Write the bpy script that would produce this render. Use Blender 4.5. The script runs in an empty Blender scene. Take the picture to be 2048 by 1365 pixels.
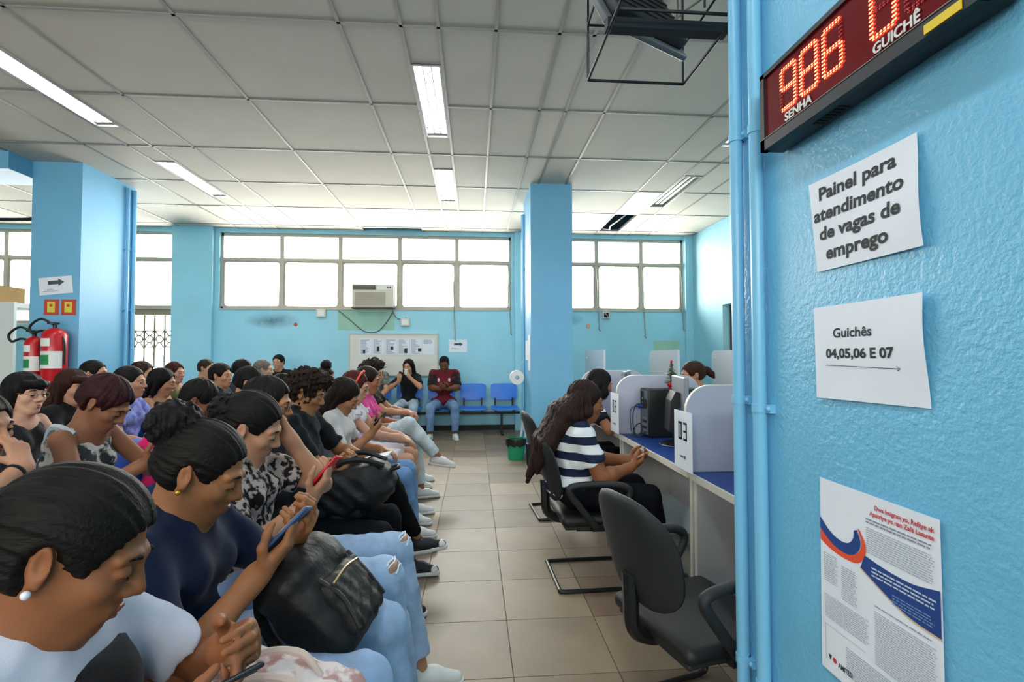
import bpy, bmesh, math, random
import numpy as np
from mathutils import Vector, Matrix
random.seed(7); rng = np.random.RandomState(11)
PI = math.pi
SC = bpy.context.scene
COL = SC.collection

# ------------------------------------------------------------------ camera
cam_d = bpy.data.cameras.new('camera'); cam_d.sensor_width = 36.0
cam_d.lens = 987.05 * 36.0 / 2048.0
cam_d.clip_start = 0.02; cam_d.clip_end = 200
cam = bpy.data.objects.new('camera', cam_d); COL.objects.link(cam)
_yaw, _pitch, _roll = math.radians(4.415), math.radians(1.655), math.radians(-0.073)
_F = Vector((math.sin(_yaw)*math.cos(_pitch), math.cos(_yaw)*math.cos(_pitch), math.sin(_pitch)))
_R = Vector((math.cos(_yaw), -math.sin(_yaw), 0)); _U = _R.cross(_F)
_R2 = _R*math.cos(_roll) + _U*math.sin(_roll); _U2 = -_R*math.sin(_roll) + _U*math.cos(_roll)
cam.matrix_world = Matrix(((_R2.x, _U2.x, -_F.x, 0), (_R2.y, _U2.y, -_F.y, 0), (_R2.z, _U2.z, -_F.z, 1.35), (0, 0, 0, 1)))
SC.camera = cam

# ------------------------------------------------------------------ world, exposure
WORLD_STRENGTH = 23.0
TUBE_STRENGTH = 14.0
LAMP_POWER = 12.0
w = bpy.data.worlds.new('overcast_sky'); SC.world = w; w.use_nodes = True
wn = w.node_tree.nodes; wn.clear()
bg = wn.new('ShaderNodeBackground'); wo = wn.new('ShaderNodeOutputWorld')
bg.inputs[0].default_value = (1.0, 0.965, 0.895, 1); bg.inputs[1].default_value = WORLD_STRENGTH
w.node_tree.links.new(bg.outputs[0], wo.inputs[0])
SC.view_settings.view_transform = 'Standard'; SC.view_settings.look = 'None'
SC.view_settings.exposure = 0.0; SC.view_settings.gamma = 1.0
SC.view_settings.use_curve_mapping = False
SC.cycles.use_denoising = True
SC.cycles.max_bounces = 6; SC.cycles.diffuse_bounces = 4; SC.cycles.use_adaptive_sampling = True; SC.cycles.adaptive_threshold = 0.03; SC.cycles.glossy_bounces = 3
SC.cycles.transparent_max_bounces = 8; SC.cycles.sample_clamp_indirect = 6.0
SC.cycles.caustics_reflective = False; SC.cycles.caustics_refractive = False

def portal(x0, x1, y, z0, z1, sgn):
    d = bpy.data.lights.new('window_portal', 'AREA'); d.shape = 'RECTANGLE'
    d.size = x1-x0; d.size_y = z1-z0; d.cycles.is_portal = True
    o = bpy.data.objects.new('window_portal', d); COL.objects.link(o)
    o.location = ((x0+x1)/2, y, (z0+z1)/2)
    o.rotation_euler = (PI/2*(-1 if sgn > 0 else 1), 0, 0)   # light shines along -local z
    if sgn < 0: o.rotation_euler = (-PI/2, 0, 0)
    else: o.rotation_euler = (PI/2, 0, 0)
    return o

# ------------------------------------------------------------------ colours and materials
def lin(c):
    if isinstance(c, str):
        c = c.lstrip('#'); c = [int(c[i:i+2], 16)/255 for i in (0, 2, 4)]
    return tuple((v/12.92 if v <= 0.04045 else ((v+0.055)/1.055)**2.4) for v in c) + (1.0,)
MATS = {}
def mat(name, color, rough=0.6, metal=0.0, var=0.0, vscale=8.0, bump=0.0, bscale=60.0, spec=0.5, emit=0.0, color2=None, stretch=None, sheen=0.0, coat=0.0, detail=4.0):
    if name in MATS: return MATS[name]
    m = bpy.data.materials.new(name); m.use_nodes = True
    nt = m.node_tree; p = nt.nodes['Principled BSDF']
    c = lin(color)
    p.inputs['Base Color'].default_value = c
    p.inputs['Roughness'].default_value = rough; p.inputs['Metallic'].default_value = metal
    p.inputs['Specular IOR Level'].default_value = spec
    if sheen: p.inputs['Sheen Weight'].default_value = sheen
    if coat: p.inputs['Coat Weight'].default_value = coat
    if emit:
        p.inputs['Emission Color'].default_value = c; p.inputs['Emission Strength'].default_value = emit
    vec = None
    if var or bump or color2:
        tc = nt.nodes.new('ShaderNodeTexCoord'); mp = nt.nodes.new('ShaderNodeMapping')
        nt.links.new(tc.outputs['Object'], mp.inputs['Vector'])
        if stretch: mp.inputs['Scale'].default_value = stretch
        vec = mp.outputs[0]
    if var or color2:
        n = nt.nodes.new('ShaderNodeTexNoise'); n.inputs['Scale'].default_value = vscale; n.inputs['Detail'].default_value = detail
        nt.links.new(vec, n.inputs['Vector'])
        r = nt.nodes.new('ShaderNodeValToRGB')
        if color2:
            c2 = lin(color2); r.color_ramp.elements[0].position = 0.5-max(0.02, 0.5-var); r.color_ramp.elements[1].position = 0.5+max(0.02, 0.5-var)
            r.color_ramp.elements[0].color = c; r.color_ramp.elements[1].color = c2
        else:
            r.color_ramp.elements[0].position = 0.3; r.color_ramp.elements[1].position = 0.7
            r.color_ramp.elements[0].color = tuple(max(0, v*(1-var)) for v in c[:3]) + (1,)
            r.color_ramp.elements[1].color = tuple(min(1, v*(1+var)) for v in c[:3]) + (1,)
        nt.links.new(n.outputs['Fac'], r.inputs['Fac']); nt.links.new(r.outputs['Color'], p.inputs['Base Color'])
    if bump:
        n = nt.nodes.new('ShaderNodeTexNoise'); n.inputs['Scale'].default_value = bscale; n.inputs['Detail'].default_value = 3
        nt.links.new(vec, n.inputs['Vector'])
        b = nt.nodes.new('ShaderNodeBump'); b.inputs['Strength'].default_value = bump; b.inputs['Distance'].default_value = 0.004
        nt.links.new(n.outputs['Fac'], b.inputs['Height']); nt.links.new(b.outputs[0], p.inputs['Normal'])
    MATS[name] = m
    return m

# ------------------------------------------------------------------ object helpers
def add_obj(name, me, parent=None, **props):
    o = bpy.data.objects.new(name, me); COL.objects.link(o)
    if parent is not None: o.parent = parent
    for k, v in props.items(): o[k] = v
    return o
def tag(o, label=None, category=None, group=None, kind=None):
    if label: o['label'] = label
    if category: o['category'] = category
    if group: o['group'] = group
    if kind: o['kind'] = kind
    return o
def thing(name, label, category, loc=(0, 0, 0), rz=0.0, group=None):
    o = bpy.data.objects.new(name, None); COL.objects.link(o); o.empty_display_size = 0.1
    o.location = loc; o.rotation_euler = (0, 0, rz)
    return tag(o, label, category, group)
def copy_tree(o, parent=None):
    c = o.copy(); COL.objects.link(c)
    c.parent = parent
    for ch in list(o.children): copy_tree(ch, c)
    return c
def np_mesh(name, V, Fq, material=None, smooth=True):
    """V (n,3) floats, Fq (m,4) or (m,3) ints"""
    me = bpy.data.meshes.new(name)
    V = np.asarray(V, np.float32); Fq = np.asarray(Fq, np.int32); k = Fq.shape[1]
    me.vertices.add(len(V)); me.vertices.foreach_set('co', V.ravel())
    me.loops.add(Fq.size); me.loops.foreach_set('vertex_index', Fq.ravel())
    me.polygons.add(len(Fq)); me.polygons.foreach_set('loop_start', np.arange(0, Fq.size, k, dtype=np.int32))
    if smooth: me.polygons.foreach_set('use_smooth', np.ones(len(Fq), bool))
    me.update(calc_edges=True)
    if material is not None:
        for m in (material if isinstance(material, (list, tuple)) else [material]): me.materials.append(m)
    return me

class MB:
    """collects primitive shapes, builds one mesh object"""
    def __init__(s): s.v = []; s.f = []; s.m = []; s.sm = []
    def add(s, V, F, mi=0, smooth=False):
        b = len(s.v); s.v += [tuple(map(float, p)) for p in V]
        for f in F: s.f.append(tuple(b+i for i in f)); s.m.append(mi); s.sm.append(smooth)
        return s
    def box(s, x0, x1, y0, y1, z0, z1, mi=0, M=None):
        V = [Vector((x, y, z)) for z in (z0, z1) for y in (y0, y1) for x in (x0, x1)]
        if M is not None: V = [M @ v for v in V]
        return s.add(V, [(0, 2, 3, 1), (4, 5, 7, 6), (0, 1, 5, 4), (2, 6, 7, 3), (0, 4, 6, 2), (1, 3, 7, 5)], mi)
    def rbox(s, x0, x1, y0, y1, z0, z1, r=0.01, mi=0, M=None, seg=3):
        bm = bmesh.new(); bmesh.ops.create_cube(bm, size=1.0)
        for v in bm.verts:
            v.co = Vector(((x0+x1)/2+v.co.x*(x1-x0), (y0+y1)/2+v.co.y*(y1-y0), (z0+z1)/2+v.co.z*(z1-z0)))
        bmesh.ops.bevel(bm, geom=bm.edges[:], offset=r, segments=seg, affect='EDGES', profile=0.5)
        bm.verts.index_update()
        V = [(M @ v.co if M is not None else v.co) for v in bm.verts]; F = [[v.index for v in f.verts] for f in bm.faces]
        bm.free(); return s.add(V, F, mi, True)
    def tube(s, pts, r, n=8, mi=0, caps=True, closed=False):
        P = [Vector(p) for p in pts]; N = len(P); R = r if isinstance(r, (list, tuple)) else [r]*N
        T = []
        for i in range(N):
            a = P[(i-1) % N] if (closed or i > 0) else P[i]; b = P[(i+1) % N] if (closed or i < N-1) else P[i]
            t = (b-a); T.append(t.normalized() if t.length > 1e-9 else Vector((0, 0, 1)))
        u = T[0].orthogonal().normalized(); V = []
        for i in range(N):
            u = (u - T[i]*u.dot(T[i])); u = u.normalized() if u.length > 1e-6 else T[i].orthogonal().normalized()
            w_ = T[i].cross(u)
            for k in range(n):
                a = 2*PI*k/n; V.append(P[i] + (u*math.cos(a)+w_*math.sin(a))*R[i])
        F = []
        for i in range(N if closed else N-1):
            j = (i+1) % N
            for k in range(n):
                F.append((i*n+k, i*n+(k+1) % n, j*n+(k+1) % n, j*n+k))
        if caps and not closed:
            F.append(tuple(range(n-1, -1, -1))); F.append(tuple((N-1)*n+k for k in range(n)))
        return s.add(V, F, mi, True)
    def cyl(s, a, b, r, r2=None, n=16, mi=0): return s.tube([a, b], [r, r if r2 is None else r2], n, mi)
    def lathe(s, prof, c=(0, 0, 0), n=20, mi=0, axis='z'):
        V = []; F = []
        for (r, z) in prof:
            for k in range(n):
                a = 2*PI*k/n; p = (r*math.cos(a), r*math.sin(a), z)
                if axis == 'x': p = (p[2], p[0], p[1])
                if axis == 'y': p = (p[1], p[2], p[0])
                V.append((c[0]+p[0], c[1]+p[1], c[2]+p[2]))
        for i in range(len(prof)-1):
            for k in range(n): F.append((i*n+k, i*n+(k+1) % n, (i+1)*n+(k+1) % n, (i+1)*n+k))
        return s.add(V, F, mi, True)
    def prism(s, poly, d0, d1, M=None, mi=0):
        """poly (u,v) in local x,y, extruded z from d0 to d1, mapped by M"""
        n = len(poly); V = [Vector((u, v, d0)) for u, v in poly] + [Vector((u, v, d1)) for u, v in poly]
        if M is not None: V = [M @ p for p in V]
        F = [tuple(range(n-1, -1, -1)), tuple(range(n, 2*n))] + [(i, (i+1) % n, n+(i+1) % n, n+i) for i in range(n)]
        return s.add(V, F, mi)
    def sphere(s, c, r, n=12, mi=0):
        r = r if isinstance(r, (tuple, list)) else (r, r, r)
        prof = [(math.sin(PI*i/n), -math.cos(PI*i/n)) for i in range(n+1)]
        V = []; F = []; k2 = n*2
        for (rr, z) in prof:
            for k in range(k2):
                a = 2*PI*k/k2; V.append((c[0]+r[0]*rr*math.cos(a), c[1]+r[1]*rr*math.sin(a), c[2]+r[2]*z))
        for i in range(n):
            for k in range(k2): F.append((i*k2+k, i*k2+(k+1) % k2, (i+1)*k2+(k+1) % k2, (i+1)*k2+k))
        return s.add(V, F, mi, True)
    def mesh(s, name, mats):
        me = bpy.data.meshes.new(name); me.from_pydata(s.v, [], s.f)
        for m in (mats if isinstance(mats, (list, tuple)) else [mats]): me.materials.append(m)
        me.polygons.foreach_set('material_index', s.m); me.polygons.foreach_set('use_smooth', s.sm)
        bm = bmesh.new(); bm.from_mesh(me); bmesh.ops.recalc_face_normals(bm, faces=bm.faces[:]); bm.to_mesh(me); bm.free()
        if any(s.sm):
            try: me.set_sharp_from_angle(angle=math.radians(42))
            except Exception: pass
        me.update(); return me
    def build(s, name, mats, parent=None, **props): return add_obj(name, s.mesh(name, mats), parent, **props)
def frame(o, x, y, z=None):
    """matrix with origin o and local x, y axes (z = x cross y)"""
    x = Vector(x).normalized(); y = Vector(y); z = x.cross(y).normalized() if z is None else Vector(z); y = z.cross(x)
    return Matrix(((x.x, y.x, z.x, o[0]), (x.y, y.y, z.y, o[1]), (x.z, y.z, z.z, o[2]), (0, 0, 0, 1)))
def smooth_pts(pts, n=8):
    P = [np.array(p, float) for p in pts]; P = [2*P[0]-P[1]] + P + [2*P[-1]-P[-2]]; out = []
    for i in range(1, len(P)-2):
        for k in range(n):
            t = k/n; a, b, c, d = P[i-1:i+3]
            out.append(tuple(0.5*((2*b)+(-a+c)*t+(2*a-5*b+4*c-d)*t*t+(-a+3*b-3*c+d)*t**3)))
    out.append(tuple(P[-2])); return out
def text_mesh(body, size, bold=0.0, align='LEFT', sx=1.0, shear=0.0, line=1.0, extrude=0.0006):
    c = bpy.data.curves.new('writing', 'FONT'); c.body = body; c.size = size; c.align_x = align; c.offset = bold; c.extrude = extrude
    c.space_line = line; c.shear = shear; c.resolution_u = 3
    o = bpy.data.objects.new('writing', c); COL.objects.link(o)
    dg = bpy.context.evaluated_depsgraph_get(); me = bpy.data.meshes.new_from_object(o.evaluated_get(dg))
    COL.objects.unlink(o); bpy.data.objects.remove(o); bpy.data.curves.remove(c)
    if sx != 1.0:
        for v in me.vertices: v.co.x *= sx
    return me
def text(name, body, size, material, M, parent=None, **kw):
    me = text_mesh(body, size, **kw); me.transform(M); me.materials.clear(); me.materials.append(material)
    return add_obj(name, me, parent)
# ================================================================== THE SETTING
CEIL = 3.6; YB = 9.0; XR = 4.1; XL = -10.0; YF = -5.0
BLUE = '#9ad4e6'
m_wall = mat('blue_wall_paint', BLUE, 0.55, var=0.05, vscale=1.3, bump=0.12, bscale=40)
m_pillar = mat('pillar_blue_paint', '#74b6dc', 0.5, var=0.04, vscale=2.0, bump=0.1, bscale=40)
m_stucco = mat('stucco_blue_paint', '#72bce0', 0.38, var=0.05, vscale=3.0, bump=0.75, bscale=85)
m_pipe = mat('blue_pipe_paint', '#7cc0e4', 0.3)
m_tile_c = mat('ceiling_panel_grey', '#cfc9bc', 0.85, var=0.035, vscale=2.0, bump=0.06, bscale=200)
m_tbar = mat('ceiling_rail_shade', '#8e8d88', 0.5)  # rails darkened, the shadow lines along them put into the colour
m_dark = mat('dark_void', '#1c1a18', 0.9)
m_white = mat('white_paint', '#e9e9e6', 0.5)
m_frame = mat('window_frame_beige', '#b9b2a4', 0.5, var=0.06)
m_black = mat('black_metal', '#121214', 0.4, spec=0.5)
m_foot_shade = mat('wall_foot_shade', '#2c2b2a', 0.7)
def glass_mat():
    m = bpy.data.materials.new('window_glass'); m.use_nodes = True; nt = m.node_tree; nt.nodes.clear()
    o = nt.nodes.new('ShaderNodeOutputMaterial'); mx = nt.nodes.new('ShaderNodeMixShader')
    t = nt.nodes.new('ShaderNodeBsdfTransparent'); g = nt.nodes.new('ShaderNodeBsdfGlossy'); fr = nt.nodes.new('ShaderNodeFresnel')
    g.inputs['Roughness'].default_value = 0.05; t.inputs[0].default_value = (0.95, 0.96, 0.95, 1); fr.inputs[0].default_value = 1.3
    nt.links.new(fr.outputs[0], mx.inputs[0]); nt.links.new(t.outputs[0], mx.inputs[1]); nt.links.new(g.outputs[0], mx.inputs[2]); nt.links.new(mx.outputs[0], o.inputs[0])
    return m
m_glass = glass_mat()

# ---- floor: ceramic tiles 0.45 m, laid on a grout bed
m_grout = mat('floor_grout', '#6a5f52', 0.8)
fl = MB().box(XL, XR, YF, YB, -0.08, -0.006).build('floor', m_grout, kind='structure')
TILE_COL = ['#867564', '#8c7b66', '#776857', '#94826b', '#806955']
m_tiles = [mat('floor_tile_%s' % 'abcde'[i], c, 0.46, var=0.12, vscale=3.5, bump=0.05, bscale=25, detail=6) for i, c in enumerate(TILE_COL)]
tile_meshes = []
for m in m_tiles:
    b = MB(); g = 0.0022
    b.prism([(g, g), (.45-g, g), (.45-g, .45-g), (g, .45-g)], -0.006, 0.0)
    tile_meshes.append(b.mesh('floor_tile', m))
rest = MB(); rs = random.Random(3); n_t = 0
ix0 = -0.283
for ix in range(-22, 11):
    x0 = ix0 + 0.45*ix
    if x0 < XL-0.4 or x0 > XR: continue
    for iy in range(-11, 20):
        y0 = 2.10 + 0.45*(iy-4)
        if y0 < YF-.4 or y0+0.45 > YB+0.3: continue
        x1 = min(x0+.45, XR); yy1 = min(y0+.45, YB)
        seen = (-1.2 < x0 < 1.6 and y0 > 1.4) or (-4.2 < x0 < XR-.45 and y0 > 5.2 and y0+.45 < YB)
        if seen and x0+.45 <= XR and y0+.45 <= YB and n_t < 290:
            o = add_obj('floor_tile', tile_meshes[rs.choice([0, 0, 0, 1, 1, 2, 3, 4])], fl); o.location = (x0, y0, 0); n_t += 1
        else:
            rest.box(max(x0, XL)+.002, x1-.002, max(y0, YF)+.002, yy1-.002, -0.006, 0.0)
rest.build('floor_tile_field', m_tiles[0], fl, kind='stuff')

# ---- ceiling: grid of panels hung below a slab coloured with the shade of the void
ce = MB().box(XL, XR, YF, YB, 4.05, 4.15).build('ceiling', m_dark, kind='structure')
XC = [XL, -9.27, -8.22, -7.17, -6.12, -5.1, -4.13, -3.69, -3.44, -3.014, -1.974, -.914, -.499, -.245, .151, .595, .841, 1.202, 2.238, 2.62, 2.88, 3.249, XR]
YR = [-5.0, -4.18, -3.1, -2.03, -.955, .12, 1.195, 2.27, 3.346, 4.43, 5.51, 6.58, 7.645, 8.72, YB]
STRIPS = [(-3.69, -3.44), (-.499, -.245), (2.62, 2.88)]
FIX = [(-4.85, -3.57), (-2.69, -1.41), (-.53, .75), (1.63, 2.91), (3.79, 5.07), (5.94, 7.24)]
m_tile_new = mat('ceiling_panel_new_white', '#f4f1ea', 0.7)
far_tiles = MB()
def ctile(x0, x1, y0, y1, m=m_tile_c, z=CEIL, tilt=0.0):
    if y1 < 1.0 or x1 < -7.5 or (x1-x0) < .05:
        far_tiles.box(x0, x1, y0, y1, z, z+.012); return
    b = MB(); g = 0.004
    b.box(-(x1-x0)/2+g, (x1-x0)/2-g, -(y1-y0)/2+g, (y1-y0)/2-g, 0, 0.012)
    o = b.build('ceiling_panel', m, ce); o.location = ((x0+x1)/2, (y0+y1)/2, z); o.rotation_euler = (tilt, 0, 0)
for i in range(len(XC)-1):
    a, b_ = XC[i], XC[i+1]
    if (a, b_) in STRIPS:
        ys = [YF]
        for f0, f1 in FIX: ys += [f0, f1]
        ys.append(8.72); ys.append(YB)
        for k in range(len(ys)-1):
            if (ys[k], ys[k+1]) in FIX: continue
            if ys[k] >= 7.2 and ys[k+1] == 8.72:
                ctile(a, b_, 7.24, 7.645); ctile(a, b_, 7.645, 8.72); continue
            ctile(a, b_, ys[k], ys[k+1])
        continue
    for j in range(len(YR)-1):
        y0, y1 = YR[j], YR[j+1]
        if a == 2.238 and abs(y0-7.645) < .01: continue            # missing panel
        if a == -1.974 and abs(y0-8.72) < .01: ctile(a, b_, 8.72, 8.80); continue
        if a == 2.238 and abs(y0-6.58) < .01: ctile(a, b_, y0, y1, m_tile_new, CEIL-0.004, math.radians(-0.5)); continue
        ctile(a, b_, y0, y1)
far_tiles.build('ceiling_panel_field', m_tile_c, ce, kind='stuff')
def rail(x0, x1, y0, y1):
    MB().box(x0, x1, y0, y1, CEIL-0.007, CEIL+0.03).build('ceiling_rail', m_tbar, ce)
for x in XC[1:-1]: rail(x-.012, x+.012, YF, YB)
for y in YR[1:-1]:
    cuts = [XL]
    if any(f0 < y < f1 for f0, f1 in FIX):
        for a, b_ in STRIPS: cuts += [a-.012, b_+.012]
    if abs(y-8.72) < .01 or abs(y-7.645) < .01: pass
    cuts.append(XR)
    for k in range(0, len(cuts), 2): rail(cuts[k], cuts[k+1], y-.011, y+.011)

# ---- walls
wb = MB(); T = 0.25
SILL = 2.175; HEAD = 3.53
wb.box(-5.2, XR, YB, YB+T, -.08, SILL)                       # below the windows
wb.box(XL, XR, YB, YB+T, HEAD, 4.15)                       # head
wb.box(-5.2, -4.46, YB, YB+T, SILL, HEAD); wb.box(.68, 1.27, YB, YB+T, SILL, HEAD); wb.box(3.95, XR, YB, YB+T, SILL, HEAD)
wb.box(XL, -8.9, YB, YB+T, -.08, HEAD); wb.box(-8.9, -5.97, YB, YB+T, -.08, 1.0); wb.box(-7.1, -5.97, YB, YB+T, 1.0, HEAD)
wb.box(-5.97, -5.2, YB, YB+T, -.08, 1.12)
def back_wall_mat():
    m = mat('back_wall_paint', BLUE, 0.55, var=0.05, vscale=1.3, bump=0.1, bscale=40)
    nt = m.node_tree; p = nt.nodes['Principled BSDF']; base = p.inputs['Base Color'].links[0].from_socket
    tc = nt.nodes.new('ShaderNodeTexCoord')
    def spot(cx, cz, rx, rz, col, strength):
        nonlocal base
        mp = nt.nodes.new('ShaderNodeMapping'); mp.vector_type = 'POINT'
        mp.inputs['Location'].default_value = (-cx/rx, 0, -cz/rz); mp.inputs['Scale'].default_value = (1/rx, 0, 1/rz)
        nt.links.new(tc.outputs['Object'], mp.inputs['Vector'])
        g = nt.nodes.new('ShaderNodeTexGradient'); g.gradient_type = 'SPHERICAL'; nt.links.new(mp.outputs[0], g.inputs[0])
        n = nt.nodes.new('ShaderNodeTexNoise'); n.inputs['Scale'].default_value = 6; nt.links.new(tc.outputs['Object'], n.inputs['Vector'])
        mu = nt.nodes.new('ShaderNodeMath'); mu.operation = 'MULTIPLY'; nt.links.new(g.outputs['Fac'], mu.inputs[0]); nt.links.new(n.outputs['Fac'], mu.inputs[1])
        m2 = nt.nodes.new('ShaderNodeMath'); m2.operation = 'MULTIPLY'; m2.inputs[1].default_value = strength; m2.use_clamp = True; nt.links.new(mu.outputs[0], m2.inputs[0])
        mx = nt.nodes.new('ShaderNodeMix'); mx.data_type = 'RGBA'; mx.inputs['B'].default_value = lin(col)
        nt.links.new(m2.outputs[0], mx.inputs['Factor']); nt.links.new(base, mx.inputs['A']); base = mx.outputs['Result']
    spot(-3.55, 1.97, .50, .16, '#49677a', 1.6); spot(1.6, 2.02, .45, .15, '#3f6f86', 1.8)
    nt.links.new(base, p.inputs['Base Color'])
    return m
wall_back = wb.build('wall_back', back_wall_mat(), kind='structure')
m_patch = mat('bare_plaster_patch', '#9cc7b4', 0.7, var=0.08, vscale=5)
MB().box(-2.42, -1.42, YB-.002, YB, 1.80, SILL-.01).build('paint_patch', m_patch, wall_back)
MB().box(3.35, 3.85, YB-.002, YB, 1.35, 1.62).build('paint_patch', m_patch, wall_back)
for n_, (x0, x1) in enumerate([(-5.2, -4.53), (.74, 1.24)]):
    MB().box(x0, x1, YB-.10, YB, 0, CEIL+.02).build('wall_pier', m_wall, wall_back)
MB().box(3.96, XR, YB-.06, YB, 0, CEIL+.02).build('wall_pier', m_wall, wall_back)
tag(MB().box(-5.9, XR, YB-.03, YB, 0, .09).build('foot_shade_back', m_foot_shade), kind='structure')  # dark strip at the wall foot, the shadow there given as colour
wr = MB()
wr.box(XR, XR+.2, YF-.2, 6.9, -.08, 4.15); wr.box(XR, XR+.2, 7.85, YB+.25, -.08, 4.15); wr.box(XR, XR+.2, 6.9, 7.85, 2.18, 4.15); wr.box(XR, XR+.2, 6.9, 7.85, -.08, -.001)
wr.build('wall_right', m_wall, kind='structure')
MB().box(XL-.2, XL, YF-.2, YB+.25, -.08, 4.15).build('wall_left', m_wall, kind='structure')
wf = MB().box(XL, XR, YF-.2, YF, -.08, 2.3).box(XL, XR, YF-.2, YF, 3.3, 4.15).box(XL, -8.5, YF-.2, YF, 2.3, 3.3).box(3.2, XR, YF-.2, YF, 2.3, 3.3)
wf.build('wall_front', m_wall, kind='structure')
# the stub wall with the notices
XW = 0.83; YE = 1.475
wn_ = MB(); wn_.box(XW, 1.32, -2.5, YE, 0, CEIL+.02)
tag(wn_.build('wall_notice', m_stucco), kind='structure')
# pillars of the hall
tag(MB().box(.735, 1.285, 6.35, 7.24, 0, CEIL+.02).build('pillar_center', m_pillar), kind='structure')
tag(MB().box(-5.08, -4.54, 6.05, 6.95, 0, CEIL+.02).build('pillar_left', m_pillar), kind='structure')
tag(MB().box(XL, -5.08, 5.75, 6.3, 3.40, CEIL+.02).build('beam_left', m_pillar), kind='structure')

# ---- windows
def window(n, x0, x1, z0, z1, mull, transom, y=YB+.10, lower=None):
    root = bpy.data.objects.new('window_%d' % n, None); COL.objects.link(root); root['kind'] = 'structure'; root.location = ((x0+x1)/2, y, z0)
    def P(name, b, m):
        me = b.mesh(name, m); me.transform(Matrix.Translation((-(x0+x1)/2, -y, -z0))); return add_obj(name, me, root)
    fr = MB(); t = .035
    for a, b_, c, d in ((x0, x1, z0, z0+.04), (x0, x1, z1-.05, z1), (x0, x0+t, z0, z1), (x1-t, x1, z0, z1)): fr.box(a, b_, y-.03, y+.03, c, d)
    P('window_frame', fr, m_frame)
    xs = [x0+t] + list(mull) + [x1-t]
    for m in mull: P('mullion', MB().box(m-.035, m+.035, y-.04, y+.03, z0+.04, z1-.05), m_frame)
    for i in range(len(xs)-1):
        a = xs[i]+(.035 if i else 0); b_ = xs[i+1]-(.035 if i < len(xs)-2 else 0)
        P('transom', MB().box(a, b_, y-.035, y+.03, transom-.025, transom+.03), m_frame)
        # lower sash with rounded corners
        sa = MB()
        for p, q, c, d in ((a, b_, z0+.04, z0+.06), (a, b_, transom-.045, transom-.025), (a, a+.02, z0+.06, transom-.045), (b_-.02, b_, z0+.06, transom-.045)): sa.box(p, q, y-.02, y+.02, c, d)
        for cx, cz, sx, sz in ((a+.02, z0+.06, 1, 1), (b_-.02, z0+.06, -1, 1), (a+.02, transom-.045, 1, -1), (b_-.02, transom-.045, -1, -1)):
            r = .045; poly = [(0, 0)] + [(r-r*math.sin(u), r-r*math.cos(u)) for u in [k*PI/10 for k in range(6)]]
            sa.prism([(cx+sx*u, cz+sz*v) for u, v in poly], -.018, .018, Matrix(((1, 0, 0, 0), (0, 0, 1, y), (0, 1, 0, 0), (0, 0, 0, 1))))
        P('sash', sa, m_frame)
        P('pane', MB().box(a+.002, b_-.002, y-.003, y+.003, z0+.05, transom-.03), m_glass)
        P('pane', MB().box(a+.002, b_-.002, y-.003, y+.003, transom+.028, z1-.045), m_glass)
    P('sill', MB().box(x0, x1, y-.12, y+.02, z0-.012, z0+.004), m_white if n > 3 else m_frame)
    return root
W1 = window(1, -4.46, .68, SILL, HEAD, [-3.42, -2.40, -1.345, -.315], 3.06)
W2 = window(2, 1.27, 3.95, SILL, HEAD, [2.29, 3.147], 3.06)
W3 = window(3, -5.97, -5.2, 2.175, HEAD, [], 3.05)
W4 = window(4, -8.9, -7.1, 1.9, HEAD, [-8.0], 3.05)
wb2 = MB().box(-8.9, -7.1, YB, YB+T, 1.0, 1.9); wb2.build('wall_back_low', m_wall, kind='structure')
# grille window below window 3
root = bpy.data.objects.new('window_5', None); COL.objects.link(root); root['kind'] = 'structure'; root.location = (-5.585, YB+.1, 1.12)
yb = YB+.1
def G(name, b, m):
    me = b.mesh(name, m); me.transform(Matrix.Translation((5.585, -yb, -1.12))); return add_obj(name, me, root)
G('window_head', MB().box(-5.97, -5.2, yb-.08, yb+.05, 2.06, 2.165), mat('grille_head_brown', '#8f8269', .6))
m_gr = mat('grille_iron_cream', '#5f563f', .5)
for k in range(5):
    x = -5.92+k*.17
    G('grille_bar', MB().tube([(x, yb, 1.13), (x, yb, 2.07)], .016, 6), m_gr)
for z in (1.5, 1.78):
    G('grille_rail', MB().box(-5.96, -5.21, yb-.008, yb+.008, z-.01, z+.01), m_gr)
for k in range(4):
    cx = -5.835+k*.17
    G('grille_scroll', MB().tube([(cx+.06*math.cos(a), yb, 1.64+.06*math.sin(a)) for a in [i*2*PI/12 for i in range(12)]], .012, 5, closed=True), m_gr)
    for s in (-1, 1):
        G('grille_scroll', MB().tube(smooth_pts([(cx-.07, yb, 1.64+s*.13), (cx-.02, yb, 1.64+s*.07), (cx+.03, yb, 1.64+s*.08), (cx+.07, yb, 1.64+s*.15)], 4), .011, 5), m_gr)
# windows behind the viewer, along the front of the hall
W6 = window(6, -8.5, 3.2, 2.3, 3.3, [-7, -5.5, -4, -2.5, -1, .5, 1.9], 2.9, y=YF-.1)
portal(-4.45, .67, YB+.22, SILL, HEAD, -1); portal(1.27, 3.94, YB+.22, SILL, HEAD, -1); portal(-5.97, -5.2, YB+.22, 1.12, HEAD, -1)
portal(-8.9, -7.1, YB+.22, 1.9, HEAD, -1); portal(-8.5, 3.2, YF-.22, 2.3, 3.3, 1)
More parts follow.
